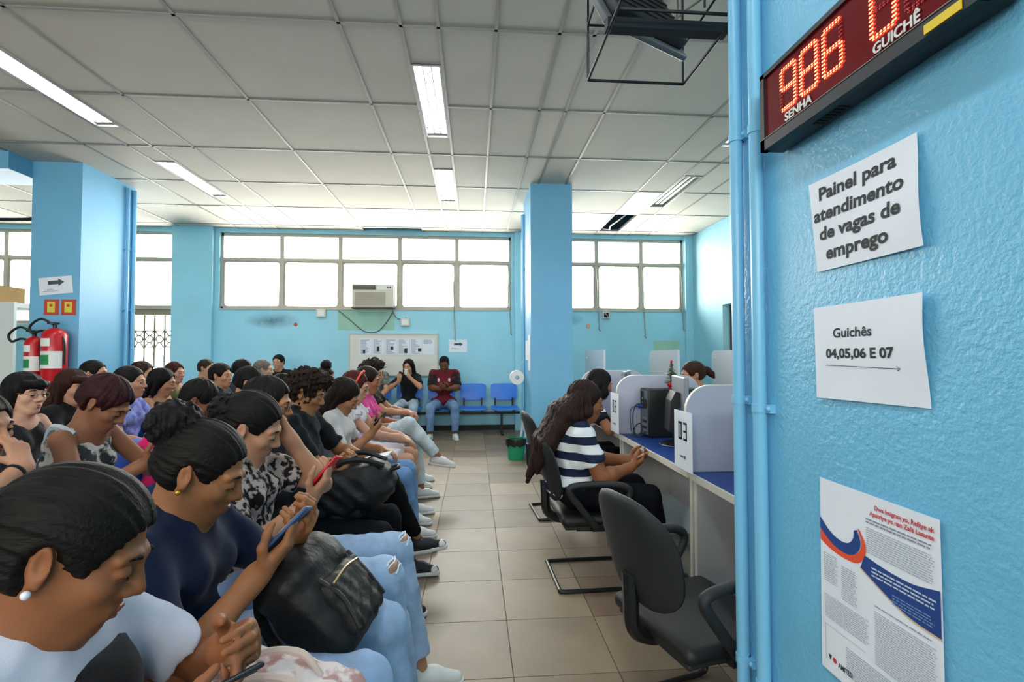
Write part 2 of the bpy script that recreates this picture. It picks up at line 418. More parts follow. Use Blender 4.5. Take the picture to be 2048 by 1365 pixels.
# opening in the right-hand wall with a brown frame and curtain beyond
root = bpy.data.objects.new('door_1', None); COL.objects.link(root); root['kind'] = 'structure'; root.location = (XR+.1, 7.375, 0)
m_brown = mat('brown_wood_frame', '#4d3626', .55, var=.1)
def D(name, b, m):
    me = b.mesh(name, m); me.transform(Matrix.Translation((-XR-.1, -7.375, 0))); return add_obj(name, me, root)
D('door_frame', MB().box(XR+.12, XR+.19, 7.79, 7.85, 0, 2.18).box(XR+.12, XR+.19, 6.9, 6.96, 0, 2.18).box(XR+.12, XR+.19, 6.96, 7.79, 2.12, 2.18), m_brown)
for k in range(9):
    y = 6.98+k*.09
    D('door_slat', MB().box(XR+.15, XR+.17, y, y+.082, 0, 2.11), mat('cream_slat', '#cfc4b4', .6))
# window winder rods hanging down the back wall
m_rod = mat('rod_grey', '#8d8a80', .4, metal=.3)
for n_, (x, z0) in enumerate([(-.36, 1.62), (.655, 1.72), (2.30, 1.80), (3.17, 1.66), (3.91, 1.80)]):
    lab = ['thin winder rod hanging above the arrow sheet on the back wall', 'thin winder rod at right end of the long back window', 'winder rod beside the open socket on the back wall', 'longest winder rod of the right window, hooked at its end', 'winder rod nearest the corner of the back wall'][n_]
    b = MB(); b.tube(smooth_pts([(x-.03, YB-.005, 3.0), (x-.01, YB-.03, 2.6), (x, YB-.02, SILL), (x+.02, YB-.015, z0+.1), (x+.01, YB-.03, z0+.05), (x+.035, YB-.02, z0)], 4), .008, 6)
    tag(b.build('winder_rod', m_rod), lab, 'rod', 'window winder rods')
# ================================================================== CEILING LIGHTS
m_tube = mat('fluorescent_tube_lit', '#ffffff', .4, emit=TUBE_STRENGTH)
MATS['fluorescent_tube_lit'].node_tree.nodes['Principled BSDF'].inputs['Emission Color'].default_value = (.93, .96, 1, 1)
m_tube_off = mat('fluorescent_tube_unlit', '#e4e4de', .3)
m_refl = mat('lamp_reflector', '#c9cac8', .25, metal=.6)
m_lampframe = mat('lamp_frame', '#a9a9a4', .5)
def ceiling_light(xa, xb, y0, y1, label, lit=True, lamp=True):
    t = thing('ceiling_light', label, 'ceiling light', ((xa+xb)/2, (y0+y1)/2, CEIL), group='recessed fluorescent ceiling lights')
    hw = (xb-xa)/2-.013; hl = (y1-y0)/2-.004
    b = MB()
    b.box(-hw, hw, -hl, hl, .075, .085); b.box(-hw, -hw+.006, -hl, hl, 0, .08); b.box(hw-.006, hw, -hl, hl, 0, .08); b.box(-hw, hw, -hl, -hl+.006, 0, .08); b.box(-hw, hw, hl-.006, hl, 0, .08)
    b.build('housing', m_refl, t)
    f = MB(); e = .014
    f.box(-hw, hw, -hl, -hl+e, -.008, .004); f.box(-hw, hw, hl-e, hl, -.008, .004); f.box(-hw, -hw+e, -hl+e, hl-e, -.008, .004); f.box(hw-e, hw, -hl+e, hl-e, -.008, .004)
    f.build('lamp_trim', m_lampframe, t)
    for k in (-1, 0, 1):
        x = k*hw*.6
        tb = MB().cyl((x, -hl+.05, .035), (x, hl-.05, .035), .016, n=10)
        tb.build('lamp_tube', m_tube if lit else m_tube_off, t)
        if k < 1: MB().box(x+hw*.3-.004, x+hw*.3+.004, -hl+.01, hl-.01, .02, .07).build('louvre', m_refl, t)
    for s in (-1, 1): MB().box(-hw+.01, hw-.01, s*(hl-.03)-.015, s*(hl-.03)+.015, .02, .07).build('lamp_socket', m_white, t)
    if lit:
        d = bpy.data.lights.new('lamp', 'AREA'); d.shape = 'RECTANGLE'; d.size = 2*hw-.04; d.size_y = 2*hl-.22; d.energy = LAMP_POWER; d.color = (.86, .94, 1.0)
        o = bpy.data.objects.new('lamp', d); COL.objects.link(o); o.parent = t; o.location = (0, 0, .010)
    return t
rowname = {(5.94, 7.24): 'farthest', (3.79, 5.07): 'middle', (1.63, 2.91): 'near'}
for xa, xb in STRIPS:
    for f0, f1 in FIX:
        side = {-3.69: 'left strip of the ceiling grid', -.499: 'middle strip of the ceiling grid', 2.62: 'right strip of the ceiling grid'}[xa]
        if xa == 2.62 and f0 == 5.94: ceiling_light(xa, xb, f0, f1, 'unlit fluorescent ceiling light with dark gaps between its tubes', lit=False); continue
        sd = {-3.69: 'left', -.499: 'middle', 2.62: 'right'}[xa]
        if xa == 2.62 and f0 < -1: continue
        if f0 < -3: continue
        od = {5.94: 'nearest the windows', 3.79: 'second from the windows', 1.63: 'third from the windows', -.53: 'fourth from the windows', -2.69: 'fifth from the windows'}[f0]
        lab = 'lit fluorescent ceiling light %s in the %s strip' % (od, sd)
        ceiling_light(xa, xb, f0, f1, lab)
# wires hanging out of the missing panel
m_wirew = mat('white_cable', '#d9d6cc', .5)
b = MB(); b.tube(smooth_pts([(2.45, 7.68, 3.62), (2.36, 7.9, 3.56), (2.32, 8.2, 3.55), (2.38, 8.5, 3.57), (2.30, 8.66, 3.63)], 6), .012, 6)
tag(b.build('hanging_cable', m_wirew), 'white cable drooping out of the missing ceiling panel', 'cable')

# ================================================================== NOTICE WALL
m_paper = mat('white_paper', '#e6ebf4', .7, var=.03, vscale=6)
m_ink = mat('black_ink', '#1d2326', .7)
def paper_lift(u, v, ripple, ph): return .004+ripple*(.5+.5*math.sin(ph[0]+3.1*u+1.2*v))*(.4+.6*abs(u-.5)*2)+ripple*.5*math.sin(ph[1]+5*v)*u
def drape(o, corners, ripple, seed):
    """lay flat print onto the rippled sheet"""
    ph = np.random.RandomState(seed).rand(6)*6.28; c = corners; x0 = (c[0][0]+c[3][0])/2; x1 = (c[1][0]+c[2][0])/2; z1 = (c[0][1]+c[1][1])/2; z0 = (c[3][1]+c[2][1])/2
    for v in o.data.vertices:
        v.co.x = v.co.x*.02 - paper_lift(min(1, max(0, (-v.co.y-x0)/(x1-x0))), min(1, max(0, (z1-v.co.z)/(z1-z0))), ripple, ph)-.0012
def paper_mesh(c, w_, h_, ripple, seed, n=14, nrm=(-1, 0, 0), right=(0, -1, 0), thick=.0006):
    """c = corner list (tl, tr, br, bl) as points in (right, up) plane metres; ripples lift it off the wall"""
    r_ = np.random.RandomState(seed); ph = r_.rand(6)*6.28
    V = []; F = []
    for side in (0, 1):
        for j in range(n+1):
            for i in range(n+1):
                u = i/n; v = j/n
                p = (np.array(c[0])*(1-u)+np.array(c[1])*u)*(1-v) + (np.array(c[3])*(1-u)+np.array(c[2])*u)*v
                d = paper_lift(u, v, ripple, ph) + side*thick
                V.append((-d, -p[0], p[1]))
    N = (n+1)**2
    for side in (0, 1):
        for j in range(n):
            for i in range(n):
                q = [side*N+j*(n+1)+i, side*N+j*(n+1)+i+1, side*N+(j+1)*(n+1)+i+1, side*N+(j+1)*(n+1)+i]
                F.append(tuple(q if side else q[::-1]))
    ring = [i for i in range(n+1)] + [(j)*(n+1)+n for j in range(1, n+1)] + [n*(n+1)+i for i in range(n-1, -1, -1)] + [j*(n+1) for j in range(n-1, 0, -1)]
    for k in range(len(ring)):
        a, b_ = ring[k], ring[(k+1) % len(ring)]; F.append((a, b_, N+b_, N+a))
    return V, F
def wall_text(parent, body, y, z, size, bold, tilt=0.0, lift=.014, m=None, align='CENTER', sx=1.0, name='printed_line', shear=0.0):
    """writing on the notice wall, parent at (XW,y0,z0); y,z world centre of the line"""
    M = Matrix.Translation((XW-lift-parent.location.x, y-parent.location.y, z-parent.location.z)) @ frame((0, 0, 0), (0, -math.cos(tilt), math.sin(tilt)), (0, 0, 1))
    return text(name, body, size, m or m_ink, M, parent, bold=bold, align=align, sx=sx, shear=shear, extrude=.0003)
def notice(name, label, y0, z0, corners, ripple, seed):
    t = thing(name, label, 'notice', (XW, y0, z0))
    V, F = paper_mesh(corners, 0, 0, ripple, seed)
    b = MB(); b.add(V, F, 0, True); b.build('sheet', m_paper, t)
    return t
# notice 1 (corners: right = -y) relative to (y0,z0)
t = notice('paper_notice', 'upper white notice about a panel for job vacancies, taped below the red display', 1.0, 1.66, [(-.147, .108), (.15, .106), (.163, -.110), (-.125, -.111)], .006, 3)
tl = math.radians(0.5)
for body, y, z, s in (('Painel para', 1.005, 1.7195, .0405), ('atendimento', 1.003, 1.6705, .0405), ('de vagas de', .998, 1.624, .0405), ('emprego', 1.003, 1.5755, .0405)):
    wall_text(t, body, y, z, s*1.04, .0013, tl, sx=1.18)
for o in [c_ for c_ in t.children if not c_.name.startswith('sheet')]: drape(o, [(-.147, .108), (.15, .106), (.163, -.110), (-.125, -.111)], .006, 3)
t = notice('paper_notice', 'lower white notice listing counters 04 to 07 with a long arrow', .988, 1.357, [(-.150, .106), (.146, .108), (.151, -.105), (-.140, -.109)], .007, 8)
wall_text(t, 'Guichês', 1.015, 1.390, .0295, .0006, .004, sx=1.18); wall_text(t, '04,05,06 E 07', 1.0, 1.344, .0290, .0010, .004, sx=1.18)
ar = MB(); lx = XW-.0135-XW
def W(y, z): return (lx, y-.988, z-1.357)
ar.tube([W(1.095, 1.326), W(.893, 1.3225)], .0009, 4); ar.tube([W(.901, 1.327), W(.893, 1.3225), W(.900, 1.3185)], .0009, 4)
ar.build('printed_arrow', m_ink, t)
for o in [c_ for c_ in t.children if not c_.name.startswith('sheet')]: drape(o, [(-.150, .106), (.146, .108), (.151, -.105), (-.140, -.109)], .007, 8)
# poster
P0 = (.978, .84)
t = thing('poster', 'health poster with red heading and blue sash on the blue wall', 'poster', (XW, P0[0], P0[1]))
V, F = paper_mesh([(-.150, .218), (.154, .216), (.154, -.225), (-.155, -.225)], 0, 0, .0006, 21)
MB().add(V, F, 0, True).build('sheet', m_paper, t)
PL = .0135
m_pred = mat('poster_red', '#c8323c', .6); m_pblue = mat('poster_blue', '#173f86', .6); m_porange = mat('poster_orange', '#e8502a', .6); m_pgrey = mat('poster_small_print', '#a9b3c0', .7); m_ptext = mat('poster_pale_print', '#c4d3e6', .7)
def pflat(name, poly, m, lift=PL):
    b = MB(); b.prism(poly, 0, .0004, frame((-lift, 0, 0), (0, -1, 0), (0, 0, 1))); return b.build(name, m, t)
def curve2(pts, n=10): return [(p[0], p[1]) for p in smooth_pts([(a, c, 0) for a, c in pts], n)]
# swirl at the left and the wide sash widening to the right; local u right, v up
pflat('swirl_orange', curve2([(-.1505, .100), (-.12, .080), (-.085, .070), (-.055, .072), (-.034, .086), (-.026, .108), (-.036, .136)]) + curve2([(-.030, .134), (-.015, .106), (-.020, .078), (-.040, .060), (-.075, .056), (-.115, .060), (-.1505, .072)]), m_porange, PL)
pflat('swirl_blue', curve2([(-.1505, .126), (-.12, .102), (-.09, .092), (-.065, .094), (-.050, .108), (-.046, .128)]) + curve2([(-.038, .132), (-.028, .108), (-.036, .086), (-.057, .071), (-.087, .069), (-.12, .079), (-.1505, .099)]), m_pblue, PL)
pflat('sash_blue', curve2([(-.018, .086), (.02, .080), (.06, .077), (.10, .078), (.152, .090)]) + curve2([(.152, .006), (.10, .009), (.06, .018), (.01, .038), (-.030, .056)]), m_pblue)
pflat('sash_edge', curve2([(-.030, .056), (.01, .038), (.06, .018), (.10, .009), (.152, .006)]) + curve2([(.152, .003), (.10, .006), (.06, .0155), (.01, .0355), (-.032, .054)]), mat('poster_gold', '#d8b27a', .6))
def ptext(body, u, v, size, m, bold=0, align='LEFT', sx=1.0, tilt=0.0):
    M = frame((-PL-.0014, -u, v), (0, -math.cos(tilt), math.sin(tilt)), (0, 0, 1)); return text('printed_line', body, size, m, M, t, bold=bold, align=align, sx=sx, extrude=.0002)
ptext('Dwa Imigran yo, Refijye ak', .144, .190, .0132, m_pred, .00035, 'RIGHT', .93); ptext('Apatriye yo nan Zafè Lasante', .144, .1755, .0132, m_pred, .00035, 'RIGHT', .93)
rr = random.Random(5)
def lines(u0, u1, v0, v1, dv, m, right_f=None):
    v = v0; b = MB(); M = frame((-PL-.0006, 0, 0), (0, -1, 0), (0, 0, 1))
    while v > v1:
        u = u0; ue = (right_f(v) if right_f else u1) - rr.random()*.01
        while u < ue:
            l = min(.006+rr.random()*.014, ue-u)
            b.prism([(u, v), (u+l, v), (u+l, v+dv*.42), (u, v+dv*.42)], 0, .0003, M); u += l+.0022
        v -= dv
    b.build('small_print', m, t, kind='stuff')
m_pgrey2 = mat('poster_grey_print', '#7f8894', .7)
lines(-.012, .144, .164, .152, .0066, m_pgrey2); lines(-.012, .144, .146, .092, .0046, m_pgrey)
lines(.0, .146, .066, .045, .0075, m_ptext, lambda v: .146)
lines(.05, .14, .034, .014, .0055, mat('poster_faint_print', '#6f93c4', .7))
lines(-.140, -.095, .045, -.02, .0048, m_pgrey); lines(-.085, -.04, .035, -.04, .0048, m_pgrey)
lines(-.140, -.01, -.05, -.105, .0046, m_pgrey); lines(.005, .144, -.008, -.012, .0046, m_pgrey2); lines(.005, .144, -.02, -.13, .0046, m_pgrey)
pflat('box_outline', [(-.14, -.118), (-.02, -.118), (-.02, -.1194), (-.14, -.1194)], m_pgrey); pflat('box_outline', [(-.14, -.2), (-.1386, -.2), (-.1386, -.118), (-.14, -.118)], m_pgrey)
lines(-.075, .14, -.14, -.2, .0052, m_pgrey)
pflat('emblem', [(-.126, -.196), (-.121, -.184), (-.131, -.184)], m_ink, PL+.0008); pflat('emblem', [(-.112+.006*math.cos(a), -.190+.006*math.sin(a)) for a in [k*PI/6 for k in range(12)]], m_pred, PL+.0008)
ptext('AMITESI', -.100, -.197, .015, m_ink, .0004, 'LEFT', .8)

for o in t.children:
    if o.name.startswith('sheet'): continue
    drape(o, [(-.150, .218), (.154, .216), (.154, -.225), (-.155, -.225)], .0006, 21)
    for v in o.data.vertices: v.co.x -= {'swirl_blue': .0004, 'sash_edge': .0004, 'printed_line': .0009, 'small_print': .0007}.get(o.name.split('.')[0], .0)
# conduits on the wall end
def conduit(name, label, pts, r, clamps, m=m_pipe, axis_n=None):
    base = pts[0]; t = thing(name, label, 'pipe', base)
    loc = lambda p: tuple(np.array(p)-np.array(base))
    MB().tube([loc(p) for p in pts], r, 14).build('pipe', m, t)
    for c in clamps:
        c = loc(c); n_ = axis_n or (1, 0, 0); b = MB()
        b.tube([(c[0], c[1], c[2]-.012), (c[0], c[1], c[2]+.012)], r*1.16, 14)
        px = (-n_[1], n_[0])
        b.box(c[0]+n_[0]*r-.012+min(0, 0), c[0]+n_[0]*r+.012, c[1]-r*2.1, c[1]+r*1.0, c[2]-.012, c[2]+.012)
        b.sphere((c[0]+n_[0]*r*.3, c[1]-r*1.75, c[2]), .007, 6)
        b.build('clamp', m, t)
    return t
conduit('conduit', 'blue conduit pipe at the free edge of the notice wall', [(XW-.022, 1.452, 0), (XW-.022, 1.452, CEIL)], .0185, [(XW-.022, 1.452, 1.215), (XW-.022, 1.452, 2.02), (XW-.022, 1.452, .44)])
conduit('conduit', 'blue conduit pipe nearer the notices on the notice wall', [(XW-.022, 1.345, 0), (XW-.022, 1.345, CEIL)], .0185, [(XW-.022, 1.345, 1.20), (XW-.022, 1.345, 2.0), (XW-.022, 1.345, .43)])

# ---- LED queue display
PX = .765; t = thing('queue_display', 'black queue display with red lit digits 986 on the notice wall', 'display', (XW, .955, 1.89))
m_hous = mat('display_housing', '#121117', .5); m_lens = mat('display_red_filter', '#6a0510', .12, coat=.3)
m_led = mat('led_lit', '#ff2a1c', .4, emit=9.0); m_led2 = mat('led_core', '#ff6a48', .4, emit=7.0); m_ledo = mat('led_faint_glow', '#8c0d12', .4, emit=.6)  # dots that are switched off still get a faint painted-in glow
MATS['led_lit'].node_tree.nodes['Principled BSDF'].inputs['Emission Color'].default_value = (1, .05, .03, 1)
def L(x, y, z): return (x-XW, y-.955, z-1.89)
y0, y1, z0, z1 = .665, 1.245, 1.888, 2.092
h = MB(); h.rbox(*[L(PX+.012, 0, 0)[0], -.004], y0-.955, y1-.955, z0-1.89, z1-1.89, .006); h.build('housing', m_hous, t)
rim = MB()
for a, b_, c, d in ((y0, y1, z0, z0+.030), (y0, y1, z1-.012, z1), (y0, y0+.012, z0, z1), (y1-.018, y1, z0, z1)): rim.box(PX-.004-XW, PX+.014-XW, a-.955, b_-.955, c-1.89, d-1.89)
rim.build('bezel', m_hous, t)
MB().box(PX+.002-XW, PX+.013-XW, y0+.012-.955, y1-.018-.955, z0+.03-1.89, z1-.012-1.89).build('screen', m_lens, t)
edge = MB().box(PX-.0055-XW, PX-.004-XW, y0-.955, y1-.955, z0+.0285-1.89, z0+.0305-1.89); edge.build('bezel_edge', mat('chrome_line', '#a9a4a0', .25, metal=.8), t)
for k in range(7): MB().box(PX+.02-XW, PX+.045-XW, 1.07-k*.013-.955, 1.076-k*.013-.955, -.004, .001).build('vent_slot', m_dark, t)
SEG = {'9': 'abcfgd', '8': 'abcdefg', '6': 'acdefg', '0': 'abcdef', '7': 'abc'}
def digit(ch, yc, zb, w_, h_, m1, m2, off=False):
    S = {'a': ((-.5, 1), (.5, 1)), 'd': ((-.5, 0), (.5, 0)), 'g': ((-.5, .5), (.5, .5)), 'f': ((-.5, .5), (-.5, 1)), 'b': ((.5, .5), (.5, 1)), 'e': ((-.5, 0), (-.5, .5)), 'c': ((.5, 0), (.5, .5))}
    for lit in (True, False):
        b = MB()
        for k, (p, q) in S.items():
            on = (k in SEG[ch]) and not off
            if on != lit: continue
            n = 6
            for i in range(n):
                f = (i+.5)/n; u = (p[0]+(q[0]-p[0])*f)*w_; v = (p[1]+(q[1]-p[1])*f)*h_
                for k2 in (-1, 1):
                    du, dv = (0, k2*.0026) if p[1] == q[1] else (k2*.0026, 0)
                    c = (PX-.0005-XW, yc-u-du-.955, zb+v+dv-1.89); r = .0022
                    b.add([(c[0], c[1]+r*1.5*math.cos(a), c[2]+r*math.sin(a)) for a in [j*PI/3 for j in range(6)]] + [(c[0]-.0016, c[1], c[2])], [(j, (j+1) % 6, 6) for j in range(6)], 0)
        if b.v: b.build('digit' if lit else 'digit_dots', m1 if lit else m_ledo, t)
digit('9', 1.133, 1.958, .052, .100, m_led2, m_led2); digit('8', 1.059, 1.958, .052, .100, m_led2, m_led2); digit('6', .984, 1.958, .052, .100, m_led2, m_led2)
digit('0', .853, 1.958, .052, .100, m_led2, m_led2); digit('7', .775, 1.958, .052, .100, m_led2, m_led2, off=True)
m_ww = mat('display_white_print', '#d9d9d6', .5)
def dtext(body, y, z, s, sx): text('printed_word', body, s, m_ww, frame((PX-.0015-XW, y-.955, z-1.89), (0, -1, 0), (0, 0, 1)), t, bold=.0006, align='LEFT', sx=sx)
dtext('SENHA', 1.145, 1.925, .0285, 1.08); dtext('GUICHÊ', .876, 1.925, .0285, .98)
MB().box(PX-.0062-XW, PX-.004-XW, .700-.955, .764-.955, z0+.003-1.89, z0+.019-1.89).build('yellow_sticker', mat('yellow_vinyl', '#e6c51e', .4), t)

# ================================================================== TV CAGE under the ceiling beside the wall end
t = thing('screen_cage', 'black iron bar cage hanging beside the wall end, holding a screen', 'cage', (.67, 1.75, 2.5))
x0, x1, ya, yb_, z0, z1 = .475, .885, 1.50, 2.0, 2.5, 2.98
o = np.array((.67, 1.75, 2.5)); A = lambda *p: tuple(np.array(p)-o)
def bar(p, q, r=.006): MB().tube([A(*p), A(*q)], r, 6).build('cage_bar', m_black, t)
for z in (z0, z1):
    bar((x0, ya, z), (x0, yb_, z)); bar((x1, ya, z), (x1, yb_, z)); bar((x0, yb_, z), (x1, yb_, z))
bar((x0, ya, z1), (x1, ya, z1)); bar((x0, 1.60, z0+.02), (x1, 1.60, z0+.02), .006)
for x in (x0, x1): bar((x, yb_, z0), (x, yb_, z1)); bar((x, ya, z0), (x, ya, z1)); bar((x, 1.80, z0+.19), (x, 1.80, z1), .005)
bar((x0, yb_, 2.735), (x1, yb_, 2.735), .005); bar((x0, ya, 2.74), (x0, yb_, 2.735), .005); bar((x1, ya, 2.66), (x1, yb_, 2.66), .005)
for p in ((x0, yb_, z1), (x1, yb_, z1), (x0, ya, z1)): bar(p, (p[0], p[1], CEIL), .007)
MB().box(*[v for pair in zip(A(x0-.01, 1.66, 2.50), A(x1+.02, 1.705, 2.535)) for v in pair]).build('support_angle', m_black, t)
t2 = thing('hung_screen', 'flat grey screen seen edge-on inside the black iron cage', 'screen', (.66, 1.80, 2.545))
M = Matrix.Rotation(math.radians(-62), 4, 'Z') @ Matrix.Rotation(math.radians(-28), 4, 'Y')
MB().rbox(-.012, .012, -.22, .22, .0, .40, .006, M=M).build('screen_panel', mat('screen_grey', '#62656a', .35), t2)
bk = MB(); bk.rbox(.012, .06, -.19, .19, .02, .34, .012, M=M); bk.build('rear_housing', mat('screen_black_plastic', '#17181a', .5), t2)
for k in range(6): MB().box(.058, .064, -.18, .18, .06+k*.045, .075+k*.045, M=M).build('vent_rib', m_black, t2)
b = MB(); b.tube(smooth_pts([(.80, 1.9, 2.95), (.80, 1.85, 2.70), (.72, 1.8, 2.60), (.78, 1.75, 2.63), (.92, 1.7, 2.75), (.93, 1.62, 3.0)], 6), .004, 6)
tag(b.build('screen_cable', mat('grey_cable', '#54514e', .5)), 'grey cable looping below the caged screen', 'cable')
# ================================================================== BACK WALL THINGS
m_board = mat('board_cream', '#d9d8ce', .5); m_boardf = mat('board_frame', '#c4bfae', .5)
t = thing('notice_board', 'cream notice board fixed to the back wall under the air conditioner', 'notice board', (-1.43, YB, 1.0))
MB().box(-.785, .785, -.025, 0, -.02, .74).build('board_panel', m_board, t)
f = MB()
for a, b_, c, d in ((-.785, .785, .72, .74), (-.785, .785, -.02, 0), (-.785, -.765, 0, .72), (.765, .785, 0, .72)): f.box(a, b_, -.034, -.025, c, d)
f.build('board_frame', m_boardf, t)
sheet_lab = ['leftmost printed sheet on the cream notice board', 'second printed sheet from the left on the notice board', 'third printed sheet from the left on the notice board', 'fourth printed sheet from the left on the notice board', 'fifth printed sheet, with dark pictures, on the notice board', 'rightmost, nearly blank printed sheet on the notice board']
m_greyink = mat('grey_print', '#8c929c', .7)
for k in range(6):
    x = -2.03+k*.222; s = thing('printed_sheet', sheet_lab[k], 'paper sheet', (x, YB-.026, 1.36), group='sheets on the notice board')
    MB().box(0, .212, -.003, -.001, 0, .295).build('sheet', m_paper, s)
    r = random.Random(k); b = MB()
    for i in range(16 if k < 5 else 5):
        z = .265-i*.016; l = .06+r.random()*.11; b.box(.02, .02+l, -.0045, -.003, z, z+.007)
    b.build('print_lines', m_greyink, s, kind='stuff')
    if k < 5: MB().box(.06+.02*k, .10+.025*k, -.005, -.003, .03+.03*(k % 3), .09+.03*(k % 2)+.03*(k % 3)).build('printed_picture', m_ink, s)
def arrow_sheet(label, loc, rz, w_, h_, tilt=0.0):
    s = thing('arrow_sheet', label, 'paper sign', loc, rz); s.rotation_euler = (0, tilt, rz)
    MB().box(-w_/2, w_/2, -.004, -.001, -h_/2, h_/2).build('sheet', m_paper, s)
    k = w_/.32; b = MB()
    b.prism([(-.07*k, -.018*k+.03*k), (.03*k, .012*k), (.03*k, -.008*k), (.085*k, .032*k), (.03*k, .07*k), (.03*k, .05*k), (-.07*k, .05*k)], 0, .001, frame((0, -.005, 0), (1, 0, 0), (0, 0, 1)))
    b.build('printed_arrow', mat('arrow_ink', '#4a4e57', .7), s)
    MB().box(-.12*k, -.03*k, -.005, -.004, -.04*k, -.034*k).box(-.12*k, .02*k, -.005, -.004, -.055*k, -.05*k).build('print_lines', m_greyink, s)
arrow_sheet('white arrow sheet on the back wall right of the notice board', (-.288, YB, 1.52), 0, .325, .225)
# air conditioner in the window
m_ac = mat('ac_cream', '#d6d2c2', .5); m_acg = mat('ac_grille', '#b3ab92', .5); m_acd = mat('ac_dark', '#5a564c', .6)
t = thing('air_conditioner', 'beige box air conditioner set in the long window', 'air conditioner', (-1.78, 8.86, SILL+.005))
MB().rbox(-.36, .36, -.02, .30, .02, .43, .012).build('casing', m_ac, t)
for k in range(14): MB().box(-.31, .22, -.032, -.02, .055+k*.017, .064+k*.017).build('grille_slat', m_acg, t)
for k in range(6): MB().box(-.34, .05, -.034, -.02, .335+k*.013, .342+k*.013).build('vent_louvre', m_acd, t)
MB().box(.08, .34, -.028, -.02, .33, .415).build('control_panel', m_white, t)
for k in (0, 1): MB().lathe([(.0, -.018), (.014, -.016), (.015, 0), (.015, .004)], (.26+k*.045, -.03, .37), 10, axis='y').build('knob', m_acd, t)
MB().box(-.36, .36, -.05, .25, 0, .02).build('drip_tray', m_acd, t)
def jbox(label, x, z, w_=.16, h_=.14, open_=False):
    s = thing('socket_box', label, 'socket box', (x, YB, z), group='socket boxes on the back wall')
    MB().rbox(-w_/2, w_/2, -.055, 0, -h_/2, h_/2, .008).build('box_body', m_ac, s)
    MB().box(-w_*.32, w_*.32, -.06, -.055, -h_*.32, h_*.32).build('box_cover', m_dark if open_ else m_white, s)
    if open_: MB().tube(smooth_pts([(-.03, -.06, .03), (.0, -.09, .0), (.03, -.06, -.04)], 5), .006, 5).build('loose_wire', m_wirew, s)
    return s
jbox('small white socket box left of the air conditioner, under the sill', -2.70, 2.10); jbox('small white socket box below right of the air conditioner', -1.23, 1.945)
jbox('open socket box with loose wires under the right window', 2.44, 2.09, .14, .13, True)
jbox('small cream socket box low on the wall below the left window end', -4.28, .55, .12, .12)
tag(MB().lathe([(0, -.012), (.03, -.012), (.034, 0)], (-3.15, YB, 1.90), 12, axis='y').build('red_button', mat('red_plastic', '#b5452f', .5)), 'small round red button on the back wall', 'button')
tag(MB().lathe([(0, -.012), (.04, -.012), (.044, 0)], (2.11, YB, 1.89), 12, axis='y').build('round_plate', mat('copper_plate', '#d8a98a', .5)), 'small round pinkish cover plate on the wall right of the pillar', 'cover plate')
m_cab = mat('dark_grey_cable', '#5c6463', .5)
tag(MB().tube(smooth_pts([(-2.40, YB-.02, SILL-.03), (-2.22, YB-.02, 2.0), (-1.95, YB-.02, 1.78), (-1.72, YB-.02, 1.78), (-1.56, YB-.02, 1.95), (-1.46, YB-.02, 2.12), (-1.45, YB-.02, 2.16)], 8), .009, 6).build('power_cable', m_cab), 'grey cable sagging in a loop below the air conditioner', 'cable')
tag(MB().tube(smooth_pts([(-1.45, YB-.02, 2.12), (-1.38, YB-.02, 2.02), (-1.30, YB-.02, 2.0), (-1.2, YB-.05, 2.02)], 8), .009, 6).build('power_cable', m_cab), 'short cable running into the socket box by the air conditioner', 'cable')

# ================================================================== PILLAR THINGS
conduit('conduit', 'blue conduit on the back edge of the middle pillar', [(.715, 7.20, 0), (.715, 7.20, 3.42)], .022, [(.715, 7.2, 2.75), (.715, 7.2, 1.9)])
conduit('conduit', 'thin blue conduit beside the other on the middle pillar', [(.715, 7.10, .6), (.715, 7.10, 3.40)], .016, [(.715, 7.1, 2.6)])
conduit('conduit', 'blue conduit on the back edge of the left pillar', [(-4.515, 6.90, 0), (-4.515, 6.90, CEIL-.05)], .024, [(-4.515, 6.9, 2.75), (-4.515, 6.9, 1.95)], axis_n=(-1, 0, 0))
conduit('conduit', 'thin blue conduit beside the other on the left pillar', [(-4.515, 6.78, 0), (-4.515, 6.78, CEIL-.05)], .018, [(-4.515, 6.78, 2.75), (-4.515, 6.78, 1.95)], axis_n=(-1, 0, 0))
for n_, (ya, yb2, z0, z1) in enumerate([(6.40, 6.62, 1.15, 1.62), (6.66, 6.95, 1.28, 1.55)]):
    tag(MB().box(.728, .734, ya, yb2, z0, z1).build('pinned_sheet', m_paper), ['taller white sheet on the side of the middle pillar', 'shorter white sheet behind the other on the middle pillar'][n_], 'paper sheet')
# toilet roll hung on a wire
t = thing('paper_roll', 'white toilet paper roll hung by a string from the middle pillar', 'toilet roll', (.60, 6.9, 1.04))
prof = [(.028, -.05), (.098, -.05), (.100, -.045), (.100, .045), (.098, .05), (.028, .05), (.028, -.05)]
MB().lathe(prof, (0, 0, 0), 28, axis='y').build('paper', mat('tissue_white', '#f1f1ee', .8), t)
MB().lathe([(.026, -.052), (.029, -.052), (.029, .052), (.026, .052), (.026, -.052)], (0, 0, 0), 20, axis='y').build('core', mat('cardboard', '#a98f6d', .8), t)
MB().tube(smooth_pts([(0, 0, .026), (.03, 0, .12), (.10, 0, .24), (.125, .05, .25)], 6), .003, 5).build('string', m_wirew, t)
